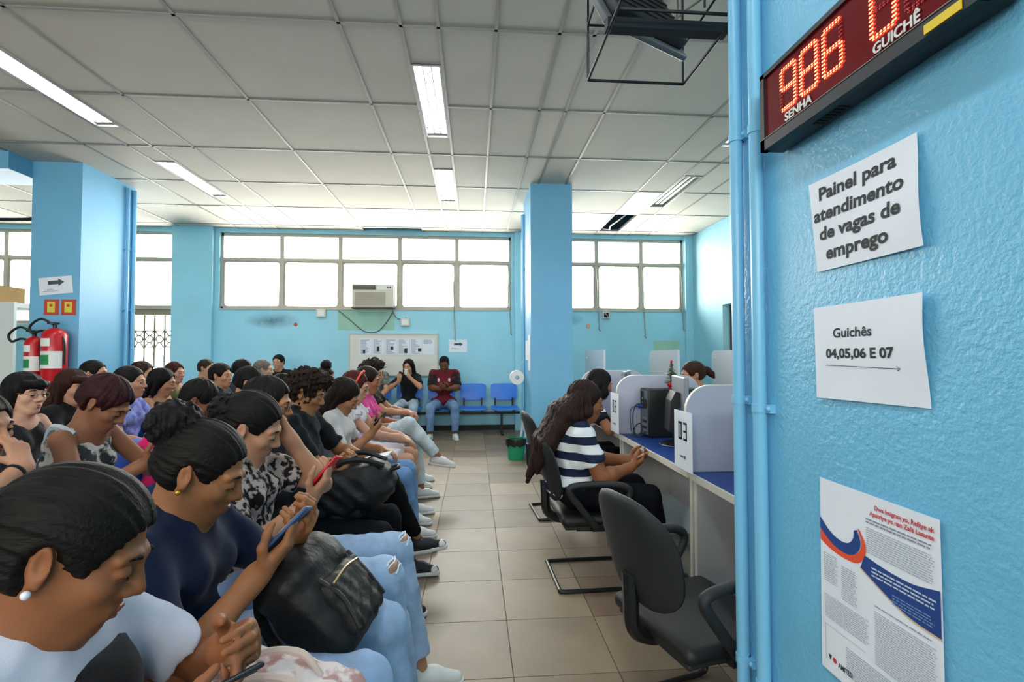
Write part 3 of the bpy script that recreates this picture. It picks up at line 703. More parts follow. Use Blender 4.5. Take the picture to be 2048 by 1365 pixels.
# waste bin
t = thing('waste_bin', 'green waste bin with black liner on the floor by the middle pillar', 'bin', (.545, 6.42, 0))
MB().lathe([(0, .004), (.098, .004), (.100, 0), (.125, .27), (.120, .27), (.096, .01), (0, .01)], (0, 0, 0), 24).build('bucket', mat('green_plastic', '#1f9a6a', .4), t)
r_ = random.Random(2); b = MB()
n = 28; V = []; F = []
for j, (rr0, zz) in enumerate([(.112, .25), (.130, .275), (.135, .25), (.134, .21), (.131, .185)]):
    for k in range(n):
        a = 2*PI*k/n; rr1 = rr0+(r_.random()-.5)*.008*(1 if j else 0); V.append((rr1*math.cos(a), rr1*math.sin(a), zz+(r_.random()-.5)*(.03 if j == 4 else .006)))
for j in range(4):
    for k in range(n): F.append((j*n+k, j*n+(k+1) % n, (j+1)*n+(k+1) % n, (j+1)*n+k))
b.add(V, F, 0, True).build('liner', mat('black_bin_liner', '#141616', .35), t)
# pale folded frame standing against the pillar
m_pale = mat('pale_blue_enamel', '#c9dde6', .4); m_steel = mat('brushed_steel', '#9aa0a3', .35, metal=.7)
t = thing('folding_frame', 'pale metal folding frame leaning against the middle pillar', 'folding frame', (.69, 6.75, 0))
for y in (-.28, .22): MB().tube([(-.05, y, .02), (.02, y, .52)], .018, 8).build('frame_leg', m_pale, t)
for z in (.12, .36): MB().box(-.04+z*.13-.012, -.04+z*.13+.012, -.28, .22, z-.05, z+.05).build('cross_panel', m_pale, t)
for y in (-.28, .22): MB().rbox(-.03, .05, y-.035, y+.035, .44, .54, .01).build('hinge', m_steel, t)
# fire extinguishers on the left pillar
m_fred = mat('extinguisher_red', '#c1121f', .28); m_fgreen = mat('label_green', '#1f8a4c', .5); m_hose = mat('black_rubber', '#121313', .5)
def extinguisher(label, x, r, z0, z1):
    t = thing('fire_extinguisher', label, 'fire extinguisher', (x, 6.05-r-.02, z0), group='fire extinguishers on the left pillar')
    h = z1-z0
    MB().lathe([(0, 0), (r*.9, 0), (r, .02), (r, h-.08), (r*.8, h-.03), (r*.35, h), (0, h)], (0, 0, 0), 24).build('cylinder', m_fred, t)
    def wrap(nm, za, zb, a0, a1, m, k=1.012):
        V = []; F = []; n = 12
        for z in (za, zb):
            for i in range(n+1):
                a = a0+(a1-a0)*i/n; V.append((r*k*math.cos(a), r*k*math.sin(a), z))
        for i in range(n): F.append((i, i+1, n+2+i, n+1+i))
        MB().add(V, F, 0, True).build(nm, m, t)
    wrap('label', h*.34, h*.62, -PI*.95, -PI*.1, m_white); wrap('label_emblem', h*.40, h*.56, -PI*.72, -PI*.42, m_fgreen, 1.02); wrap('upper_label', h*.70, h*.83, -PI*.80, -PI*.40, m_white)
    MB().cyl((0, 0, h-.005), (0, 0, h+.05), .02, n=10).build('valve', m_black, t)
    MB().box(-.015, .015, -.09, .04, h+.045, h+.065).build('handle', m_black, t)
    MB().tube(smooth_pts([(0, -.02, h+.04), (-.10, -.06, h+.10), (-.22, -.05, h+.02), (-.20, -.04, h-.06), (-.08, -.05, h-.03), (r*.9, -.03, h-.10), (r*1.05, -.02, h*.4)], 8), .013, 8).build('hose', m_hose, t)
    MB().box(-.02, .02, r*.9, r+.02, h*.75, h*.85).build('bracket', m_black, t)
extinguisher('smaller red fire extinguisher at the outer edge of the left pillar', -4.93, .085, .98, 1.57)
extinguisher('larger red fire extinguisher in the middle of the left pillar', -4.69, .115, .98, 1.66)
m_sred = mat('sign_red', '#c8452f', .5); m_syel = mat('sign_yellow', '#dcd24a', .5)
for n_, x in enumerate((-4.84, -4.655)):
    s = thing('extinguisher_sign', ['red sign with yellow square above the smaller extinguisher', 'red sign with yellow square above the larger extinguisher'][n_], 'sign', (x, 6.05, 1.91), group='signs above the extinguishers')
    MB().box(-.078, .078, -.006, 0, -.09, .09).build('sign_plate', m_sred, s); MB().box(-.04, .04, -.009, -.006, -.06, .06).build('yellow_square', m_syel, s); MB().lathe([(0, -.003), (.018, -.003), (.018, 0)], (0, -.009, .02), 10, axis='y').build('symbol', m_sred, s)
arrow_sheet('slanting white arrow sheet high on the left pillar', (-4.80, 6.05, 2.16), 0, .36, .20, math.radians(-6))
# white partition with a tan board behind the pillar, boxes on top
t = thing('display_partition', 'white partition with a tan pin board at the far left edge', 'partition', (-6.75, 6.6, 0))
MB().box(-1.1, 1.05, -.02, .02, 0, 2.02).build('partition_panel', m_white, t); MB().box(-1.0, .78, -.03, -.02, 1.08, 1.80).build('pin_board', mat('tan_cork', '#d9a24e', .8, var=.06, vscale=30), t)
text('partition_writing', 'SC', .12, m_greyink, frame((.55, -.025, 1.86), (1, 0, 0), (0, 0, 1)), t)
m_card = mat('cardboard_brown', '#a5834d', .8, var=.08)
for n_, (x, w_, h_) in enumerate([(-6.15, .35, .22), (-6.6, .45, .19), (-7.1, .4, .25)]):
    s = thing('cardboard_box', ['brown cardboard box on the partition nearest the left pillar', 'wide brown cardboard box in the middle of the partition top', 'brown cardboard box on the partition at the photo edge'][n_], 'box', (x, 6.85, 2.02), group='boxes on the partition')
    MB().box(-w_/2, w_/2, -.2, .2, 0, h_).build('box_body', m_card, s)
    MB().box(-w_/2, w_/2, -.21, .21, h_, h_+.004).box(-.01, .01, -.22, -.201, 0, h_).build('box_flap', m_card, s)
tag(MB().box(-7.9, -5.72, 6.62, 7.1, 1.96, 2.02).build('partition_shelf', m_white), 'white shelf behind the partition carrying cardboard boxes', 'shelf')
tag(MB().tube(smooth_pts([(-8.2, 6.3, 3.38), (-7.2, 6.3, 3.12), (-6.3, 6.3, 3.0), (-5.6, 6.3, 2.98), (-5.09, 6.3, 3.0)], 8), .022, 8).build('black_conduit', m_black), 'black hose sagging under the beam left of the pillar', 'hose')

# ================================================================== DESKS
m_dlam = mat('desk_grey_laminate', '#c3c2c4', .45, var=.02); m_dblue = mat('desk_blue_top', '#1b3f88', .4, var=.06, vscale=12, spec=.4); m_edge = mat('desk_edge_band', '#d8d4c6', .4)
m_div = mat('divider_grey', '#b9bccb', .45, var=.02)
DX0, DX1 = 1.095, 1.80; DV = [1.50, 2.47, 3.70, 4.93]
desk_lab = ['near blue desk cut off by the notice wall', 'middle blue desk carrying the toy tree and black monitor', 'far blue desk where the black-haired woman leans']
for k in range(3):
    ya, yb2 = DV[k]+.013, DV[k+1]-.013; yc = (ya+yb2)/2; hl = (yb2-ya)/2
    t = thing('counter_desk', desk_lab[k], 'desk', (1.45, yc, 0), group='counter desks')
    MB().box(DX0+.012-1.45, DX1-1.45, -hl, hl, .722, .75).build('desktop', m_dblue, t)
    MB().box(DX0-1.45, DX0+.012-1.45, -hl, hl, .718, .751).build('edge_band', m_edge, t)
    for s in (-1, 1): MB().box(DX0+.03-1.45, DX1-.03-1.45, s*hl-(.025 if s > 0 else 0), s*hl+(.025 if s < 0 else 0), 0, .721).build('side_panel', m_dlam, t); MB().box(DX0+.024-1.45, DX0+.03-1.45, s*hl-(.026 if s > 0 else 0), s*hl+(.026 if s < 0 else 0), 0, .721).build('panel_edge', m_edge, t)
    MB().box(.02, .04, -hl+.026, hl-.026, .30, .715).build('modesty_panel', m_dlam, t)
div_lab = ['grey divider at the desk end hidden by the notice wall', 'nearest visible grey rounded divider, beside the larger number sign', 'grey rounded divider with a computer tower against it', 'farthest grey rounded divider of the desk row']
def rounded(w0, w1, z0, z1, r, both=True):
    p = [(w0, z0)] + [(w0+r-r*math.cos(a), z1-r+r*math.sin(a)) for a in [i*PI/16 for i in range(9)]]
    p += ([(w1-r+r*math.sin(a), z1-r+r*math.cos(a)) for a in [i*PI/16 for i in range(9)]] if both else [(w1, z1)]) + [(w1, z0)]
    return p
for k, y in enumerate(DV):
    t = thing('desk_divider', div_lab[k], 'divider', (1.40, y, .752 if k else .752), group='desk dividers')
    pl = rounded(1.085-1.40, 1.73-1.40, 0, .44, .13)
    MB().prism(pl, -.010, .010, frame((0, 0, 0), (1, 0, 0), (0, 0, 1))).build('panel', m_div, t)
    b = MB(); n = len(pl)
    for i in range(n-1):
        (a0, c0), (a1, c1) = pl[i], pl[i+1]; d = Vector((a1-a0, c1-c0)); 
        nn = Vector((-d.y, d.x)).normalized()*.004
        q = [(a0, c0), (a1, c1), (a1+nn.x, c1+nn.y), (a0+nn.x, c0+nn.y)]
        b.prism(q, -.011, .011, frame((0, 0, 0), (1, 0, 0), (0, 0, 1)))
    b.build('edge_band', m_edge, t)
m_signink = mat('sign_ink', '#15161a', .6)
for k, (num, lab) in enumerate([('03', 'larger white number sign on the near desk edge, in front of the notice wall tower'), ('02', 'smaller white number sign beside the black-haired woman at the desks')]):
    y = DV[k+1]; t = thing('counter_sign', lab, 'sign', (1.068, y-.005, .765))
    MB().box(-.002, .002, -.105, .105, 0, .297).build('sheet', m_paper, t)
    def box_digits(ch, yc):
        S = {'a': (-.5, .5, .88, 1), 'd': (-.5, .5, 0, .12), 'g': (-.5, .5, .44, .56), 'f': (-.5, -.2, .5, 1), 'b': (.2, .5, .5, 1), 'e': (-.5, -.2, 0, .5), 'c': (.2, .5, 0, .5)}
        ON = {'0': 'abcdef', '2': 'abged', '3': 'abgcd'}[ch]; b = MB(); w_, h_ = .042, .092
        for s in ON:
            u0, u1, v0, v1 = S[s]; b.box(-.0032, -.002, yc-u1*w_, yc-u0*w_, .150+v0*h_, .150+v1*h_)
        b.build('printed_digit', m_signink, t)
    box_digits('0', .030); box_digits(num[1], -.030)
    b = MB()
    for i in range(4): b.box(-.0032, -.002, .02-i*.009, .026-i*.009, .060, .070)
    b.box(-.0032, -.002, -.035, -.018, .056, .073).box(-.0032, -.002, .024, .05, .0635, .0655); b.build('printed_logo', mat('logo_grey', '#565862', .6), t)
# tall panels of the back desks
pl_lab = ['tall pale panel nearest the middle pillar', 'tall pale panel in the middle of the back row', 'tall pale panel nearest the right wall']
for k, x in enumerate((1.77, 2.81, 3.84)):
    t = thing('tall_panel', pl_lab[k], 'partition', (x, 7.15, 0), group='tall panels of the back desks')
    r = .10; pts = [(.55, 0), (.55, 1.425-r)] + [(.55-r+r*math.cos(a), 1.425-r+r*math.sin(a)) for a in [i*PI/16 for i in range(1, 9)]] + [(-.55, 1.425), (-.55, 0)]
    MB().prism(pts, -.013, .013, frame((0, 0, 0), (0, 1, 0), (0, 0, 1))).build('panel', mat('panel_pale_grey', '#c6c9cf', .45), t)
    MB().box(-.014, .014, -.556, -.55, 0, 1.425).build('edge_band', mat('panel_edge_white', '#dfe3ea', .4), t)
    MB().lathe([(0, -.02), (.012, -.018), (.012, 0)], (-.013, .42, 1.31), 10, axis='x').build('fixing_cap', m_white, t)
# computers
m_pc = mat('pc_black_case', '#131416', .4); m_port = mat('pc_rear_steel', '#6d7378', .4, metal=.4); m_dsubb = mat('connector_blue', '#2c4fb0', .4)
def tower(label, loc, rz, group='computer towers on the desks'):
    t = thing('computer_tower', label, 'computer', loc, rz, group)      # rear faces local -x
    MB().rbox(-.20, .20, -.085, .085, .004, .35, .006).build('case', m_pc, t)
    MB().box(-.204, -.20, -.075, .075, .02, .34).build('rear_plate', m_port, t)
    for k in range(5): MB().box(-.208, -.204, -.06, .02, .04+k*.022, .052+k*.022).build('slot_cover', m_dark if k % 2 else m_steel, t)
    MB().box(-.207, -.204, .0, .06, .20, .33).build('port_block', m_dark, t)
    MB().lathe([(0, -.004), (.036, -.004), (.036, 0)], (-.204, -.035, .24), 14, axis='x').build('fan_grille', m_dark, t)
    for k in range(3): MB().box(-.209, -.207, .012, .03, .21+k*.03, .226+k*.03).build('port', m_dsubb if k == 1 else m_steel, t)
    for s in (-1, 1):
        for q in (-1, 1): MB().box(q*.16-.015, q*.16+.015, s*.065-.01, s*.065+.01, 0, .004).build('foot', m_hose, t)
    return t
tower('black computer tower carrying the tiny christmas tree', (1.46, 3.585, .752), 0); tower('black computer tower at the edge of the notice wall on the near desk', (1.45, 2.16, .752), math.radians(8))
def cables(label, pts, r=.004, m=m_hose):
    o = MB().tube(smooth_pts(pts, 8), r, 6).build('computer_cable', m); return tag(o, label, 'cable')
cables('black cable coiled on the desk beside counter sign 02', [(1.255, 3.60, .98), (1.20, 3.58, .985), (1.17, 3.57, .92), (1.17, 3.56, .80), (1.19, 3.54, .762), (1.22, 3.53, .80), (1.215, 3.54, .85), (1.18, 3.55, .83), (1.17, 3.55, .775), (1.21, 3.53, .759), (1.25, 3.54, .79)])
cables('blue network cable hanging from the tower behind sign 02', [(1.25, 3.58, .96), (1.19, 3.56, .975), (1.145, 3.55, .95), (1.14, 3.54, .85), (1.15, 3.53, .775), (1.17, 3.52, .757), (1.20, 3.50, .757)], .0035, mat('cable_navy', '#24356f', .5))
cables('black power cable looping from the tower at the notice wall', [(1.25, 2.14, 1.05), (1.20, 2.13, 1.045), (1.175, 2.12, .99), (1.18, 2.1, .9), (1.21, 2.08, .84), (1.24, 2.05, .775), (1.25, 2.03, .76)], .006)
cables('blue cable looping from the tower at the notice wall', [(1.245, 2.10, .90), (1.20, 2.10, .905), (1.185, 2.08, .87), (1.20, 2.06, .83), (1.235, 2.03, .79), (1.25, 2.0, .762)], .0045, mat('cable_navy', '#24356f', .5))
t = thing('plug', 'blue monitor plug in the tower behind sign 02', 'plug', (1.248, 3.60, .97)); MB().rbox(-.03, .0, -.012, .012, -.016, .016, .004).build('plug_body', m_dsubb, t); MB().tube([(-.03, 0, 0), (-.05, 0, 0)], .005, 8).build('strain_relief', m_hose, t)
def monitor(label, loc, rz, pw=.46, ph=.29):
    t = thing('monitor', label, 'monitor', loc, rz)       # screen faces +x
    MB().lathe([(0, 0), (.115, 0), (.118, .006), (.10, .016), (.03, .022), (0, .022)], (0, 0, 0), 26).build('stand_base', m_pc, t)
    MB().rbox(-.03, .0, -.035, .035, .015, .24, .008).build('stand_neck', m_pc, t)
    b = MB(); b.prism([(-.075, .10), (-.03, .09), (.0, .12), (.0, .35), (-.03, .36), (-.06, .30)], -.10, .10, frame((0, 0, 0), (1, 0, 0), (0, 0, 1))); b.build('rear_housing', m_pc, t)
    MB().rbox(.0, .03, -pw/2, pw/2, .12, .12+ph, .008).build('screen_shell', mat('monitor_shell', '#7d8087', .4), t)
    MB().box(.03, .032, -pw/2+.015, pw/2-.015, .135, .105+ph).build('screen', mat('monitor_screen', '#20262c', .2), t)
    MB().lathe([(.118, 0), (.122, .003), (.118, .006)], (0, 0, 0), 26).build('base_ring', m_steel, t)
    return t
monitor('black monitor seen from behind on the middle desk', (1.36, 3.22, .752), math.radians(-12), .42, .335); monitor('black monitor on the far desk beyond the divider', (1.38, 4.45, .752), math.radians(-25), .42, .33)
t = thing('printer', 'black printer with a paper tray on the staff side of the middle desk', 'printer', (1.70, 3.46, .752))
MB().rbox(-.09, .10, -.13, .13, .0, .30, .015).build('printer_body', m_pc, t); MB().box(-.08, .09, -.16, .02, .305, .309).build('paper_tray', m_steel, t); MB().box(-.092, -.09, -.12, .10, .2, .27).build('front_panel', m_acd, t); MB().box(-.07, .08, -.18, .0, .3115, .3125).build('sheet', m_paper, t); MB().lathe([(0, -.003), (.013, -.003), (.013, 0)], (-.0, -.13, .25), 12, axis='y').build('badge', mat('badge_blue', '#3a8ac8', .4), t)
# tiny christmas tree on the tower
t = thing('toy_christmas_tree', 'tiny green christmas tree with a red bow on the computer tower', 'christmas tree', (1.47, 3.585, 1.105))
MB().cyl((0, 0, 0), (0, 0, .19), .006, n=6).build('trunk', m_brown, t)
r_ = random.Random(9); b = MB()
for k in range(150):
    f_ = r_.random(); z = .035+.155*f_; R = .045*(1-f_)+.008; a = r_.random()*2*PI
    d = Vector((math.cos(a), math.sin(a), -.35+.5*r_.random())); p0 = Vector((0, 0, z)); p1 = p0+d*R*(0.7+.5*r_.random())
    b.tube([p0, p1], [.004, .0015], 3)
b.build('needles', mat('tinsel_green', '#1f5c3c', .5), t, kind='stuff')
MB().sphere((0, 0, .197), (.010, .010, .012), 6).build('top_bauble', m_fred, t)
for s in (-1, 1): MB().sphere((s*.02, -.022, .028), (.024, .012, .018), 6).build('bow', m_fred, t)
MB().lathe([(0, 0), (.024, 0), (.028, .03), (0, .03)], (0, 0, 0), 12).build('pot', m_fred, t)
for k in range(6): MB().sphere((.026*math.cos(k*1.7)*(1-k*.1), .026*math.sin(k*1.7)*(1-k*.1), .06+k*.02), .005, 5).build('bauble', m_fred, t)
# ================================================================== SEATING
m_seat = mat('seat_blue_plastic', '#2f78d8', .38); m_hole = mat('seat_perforation', '#173a78', .7)
def curved_panel(W, prof, thick, round_, nW=10):
    """panel spanning y in [-W/2, W/2], profile list of (x,z); corners tapered by round_"""
    V = []; F = []; n = len(prof)
    for side in (0, 1):
        for i, (x, z) in enumerate(prof):
            x2 = prof[min(i+1, n-1)]; x1 = prof[max(i-1, 0)]; tx, tz = x2[0]-x1[0], x2[1]-x1[1]; l = math.hypot(tx, tz); nx, nz = -tz/l, tx/l
            f = i/(n-1); e = min(f, 1-f); k = 1-round_*max(0, 1-e/.18)**2
            for j in range(nW+1):
                y = (j/nW-.5)*W*k; dish = .012*(1-(2*j/nW-1)**2)
                V.append((x+nx*(side*thick-dish), y, z+nz*(side*thick-dish)))
    m = n*(nW+1)
    for side in (0, 1):
        for i in range(n-1):
            for j in range(nW):
                q = (side*m+i*(nW+1)+j, side*m+i*(nW+1)+j+1, side*m+(i+1)*(nW+1)+j+1, side*m+(i+1)*(nW+1)+j)
                F.append(q if side else q[::-1])
    ring = [j for j in range(nW+1)] + [i*(nW+1)+nW for i in range(1, n)] + [(n-1)*(nW+1)+j for j in range(nW-1, -1, -1)] + [i*(nW+1) for i in range(n-2, 0, -1)]
    for a in range(len(ring)):
        p, q = ring[a], ring[(a+1) % len(ring)]; F.append((p, q, m+q, m+p))
    return V, F
SV = curved_panel(.47, [(-.20, .46), (-.17, .448), (-.10, .44), (.0, .438), (.10, .443), (.18, .452), (.225, .447), (.245, .43)], .008, .16)
BV = curved_panel(.46, [(-.235, .56), (-.240, .60), (-.250, .66), (-.262, .72), (-.277, .78), (-.290, .82), (-.298, .845)], .008, .22)
seat_me = MB().add(SV[0], SV[1], 0, True).mesh('seat', m_seat); back_me = MB().add(BV[0], BV[1], 0, True).mesh('backrest', m_seat)
b = MB()
for i in range(4):
    for j in range(7):
        z = .63+i*.045; x = -.236-(z-.56)*.22; y = (j-3)*.05; b.box(x-.016, x+.012, y-.009, y+.009, z-.006, z+.006)
perf_me = b.mesh('perforation', m_hole)
brk_me = [MB().prism([(-.245, .60), (-.245, .375), (.15, .375), (.15, .425), (-.215, .425), (-.215, .60)], q*.155-.015, q*.155+.015, frame((0, 0, 0), (1, 0, 0), (0, 0, 1))).mesh('seat_bracket', m_black) for q in (-1, 1)]
def bench(label, x, y, rz, n, pitch=.55, group=None):
    """n seats along local y, facing local +x; origin on the floor at middle"""
    t = thing('seat_bench', label, 'bench', (x, y, 0), rz, group)
    L2 = (n-1)*pitch/2
    for k in range(n):
        yy = -L2+k*pitch
        for nm, me in (('seat', seat_me), ('backrest', back_me), ('seat_bracket', brk_me[0]), ('seat_bracket', brk_me[1])):
            o = add_obj(nm, me, t); o.location = (0, yy, 0)
            if nm == 'backrest': add_obj('perforation', perf_me, o)
    MB().box(-.06, .0, -L2-.27, L2+.27, .335, .375).build('beam', m_black, t)
    for s in (-1, 1):
        yy = s*(L2-.05 if n > 2 else L2+.1)
        MB().box(-.05, -.01, yy-.02, yy+.02, .03, .335).build('leg', m_black, t); MB().box(-.26, .24, yy-.022, yy+.022, .0, .03).build('foot', m_black, t)
    return t
RX = [-.87, -1.76, -2.65, -3.54]
for r, x in enumerate(RX):
    nm = ['front row beside the aisle', 'second row', 'third row', 'rear row'][r]
    y0 = [.85, 1.40, 2.5, 4.15][r]
    while y0 < 5.9:
        n = 4 if y0+3*.55 < 6.1 else 3
        if y0 + (n-1)*.55 > 6.3: break
        i = {0: 'near', 1: 'middle', 2: 'far'}[int((y0-.5)//2.2) if y0 < 6.5 else 2]
        bench('blue plastic seats on a black beam, %s bench of the %s' % (i, nm), x-(.07*(y0+(n-1)*.275)-.20 if r == 0 else 0)+(.0 if r else .08), y0+(n-1)*.275, math.radians(4) if r == 0 else 0, n, group='waiting benches'); y0 += n*.55
bench('blue perforated seats along the back wall, bench by the waste bin', -.295, 8.55, -PI/2, 4, group='waiting benches')
bench('blue perforated seats along the back wall, bench beneath the notice board', -2.495, 8.55, -PI/2, 4, group='waiting benches')
bench('blue perforated seats along the back wall, bench nearest the left pier', -4.42, 8.55, -PI/2, 3, group='waiting benches')
# ---- black visitor chairs
m_leath = mat('black_leatherette', '#121415', .55, bump=.12, bscale=180); m_shell = mat('chair_plastic_shell', '#1d2022', .6, bump=.1, bscale=250)
def visitor_chair(label, x, y, rz):
    t = thing('visitor_chair', label, 'chair', (x, y, 0), rz, group='black cantilever visitor chairs'); t.scale = (.93, .93, .90)
    b = MB(); M = Matrix.Translation((0, 0, 0)); b.rbox(-.22, .25, -.24, .24, .405, .475, .034, seg=5); se = b.build('seat', m_leath, t)
    MB().rbox(-.20, .22, -.215, .215, .385, .41, .01).build('seat_shell', m_shell, t)
    # backrest: leaf shaped, reclined and dished
    nU, nV = 12, 14; V = []; F = []
    for side in (0, 1):
        for i in range(nV+1):
            v = .5-.5*math.cos(PI*i/nV); z = .53+.44*v; wdt = (.205+.03*v)*(1-abs(2*v-1)**3.0)**.5+.02
            x0 = -.235-.075*v-.03*v*v
            for j in range(nU+1):
                u = 2*j/nU-1; yy = u*wdt; dish = .035*(yy/.225)**2
                edge = (1-abs(u)**4)**.7*(1-abs(2*v-1)**6)**.6+.12
                V.append((x0+dish+(.03*edge if side else -.028*edge), yy, z))
    m = (nU+1)*(nV+1)
    for side in (0, 1):
        for i in range(nV):
            for j in range(nU):
                q = (side*m+i*(nU+1)+j, side*m+i*(nU+1)+j+1, side*m+(i+1)*(nU+1)+j+1, side*m+(i+1)*(nU+1)+j); F.append((q if side else q[::-1]))
    ring = [j for j in range(nU+1)] + [i*(nU+1)+nU for i in range(1, nV+1)] + [nV*(nU+1)+j for j in range(nU-1, -1, -1)] + [i*(nU+1) for i in range(nV-1, 0, -1)]
    for a in range(len(ring)):
        p, q = ring[a], ring[(a+1) % len(ring)]; F.append((p, q, m+q, m+p))
    bb = MB(); bb.add(V, F, 0, True)
    bb.m = [1 if f[0] < m and max(f) < m else 0 for f in bb.f]
    bb.build('backrest', [m_leath, m_shell], t)
    MB().tube(smooth_pts([(-.06, 0, .39), (-.20, 0, .395), (-.275, 0, .45), (-.285, 0, .56), (-.29, 0, .66)], 5), [.03]*21, 8).build('back_bracket', m_black, t)
    for s in (-1, 1):
        P = smooth_pts([(-.02, s*.262, .42), (-.13, s*.275, .56), (-.19, s*.28, .655), (-.14, s*.28, .685), (.02, s*.28, .69), (.15, s*.28, .675), (.19, s*.278, .625), (.12, s*.272, .52), (.03, s*.262, .42)], 5)
        MB().tube(P, .021, 10).build('armrest', m_shell, t)
        MB().box(-.04, .05, s*.21-.04, s*.21+.055*max(s, 0)+.0, .385, .43).build('arm_bracket', m_black, t)
    for s in (-1, 1):
        MB().tube(smooth_pts([(-.12, s*.17, .375), (.16, s*.21, .375), (.235, s*.225, .33), (.265, s*.23, .06), (.235, s*.23, .016), (.16, s*.23, .013), (-.20, s*.23, .013), (-.235, s*.215, .013)], 4), .0125, 8).build('leg_tube', m_black, t)
    MB().tube([(-.235, -.215, .013), (-.235, .215, .013)], .0125, 8).build('base_crossbar', m_black, t)
    return t
visitor_chair('empty black visitor chair in the foreground beside the blue wall', .80, 1.78, math.radians(16)); visitor_chair('black visitor chair under the woman in the striped shirt', .70, 3.02, math.radians(2)); visitor_chair('black visitor chair farthest along the desk row', .74, 4.25, math.radians(4))
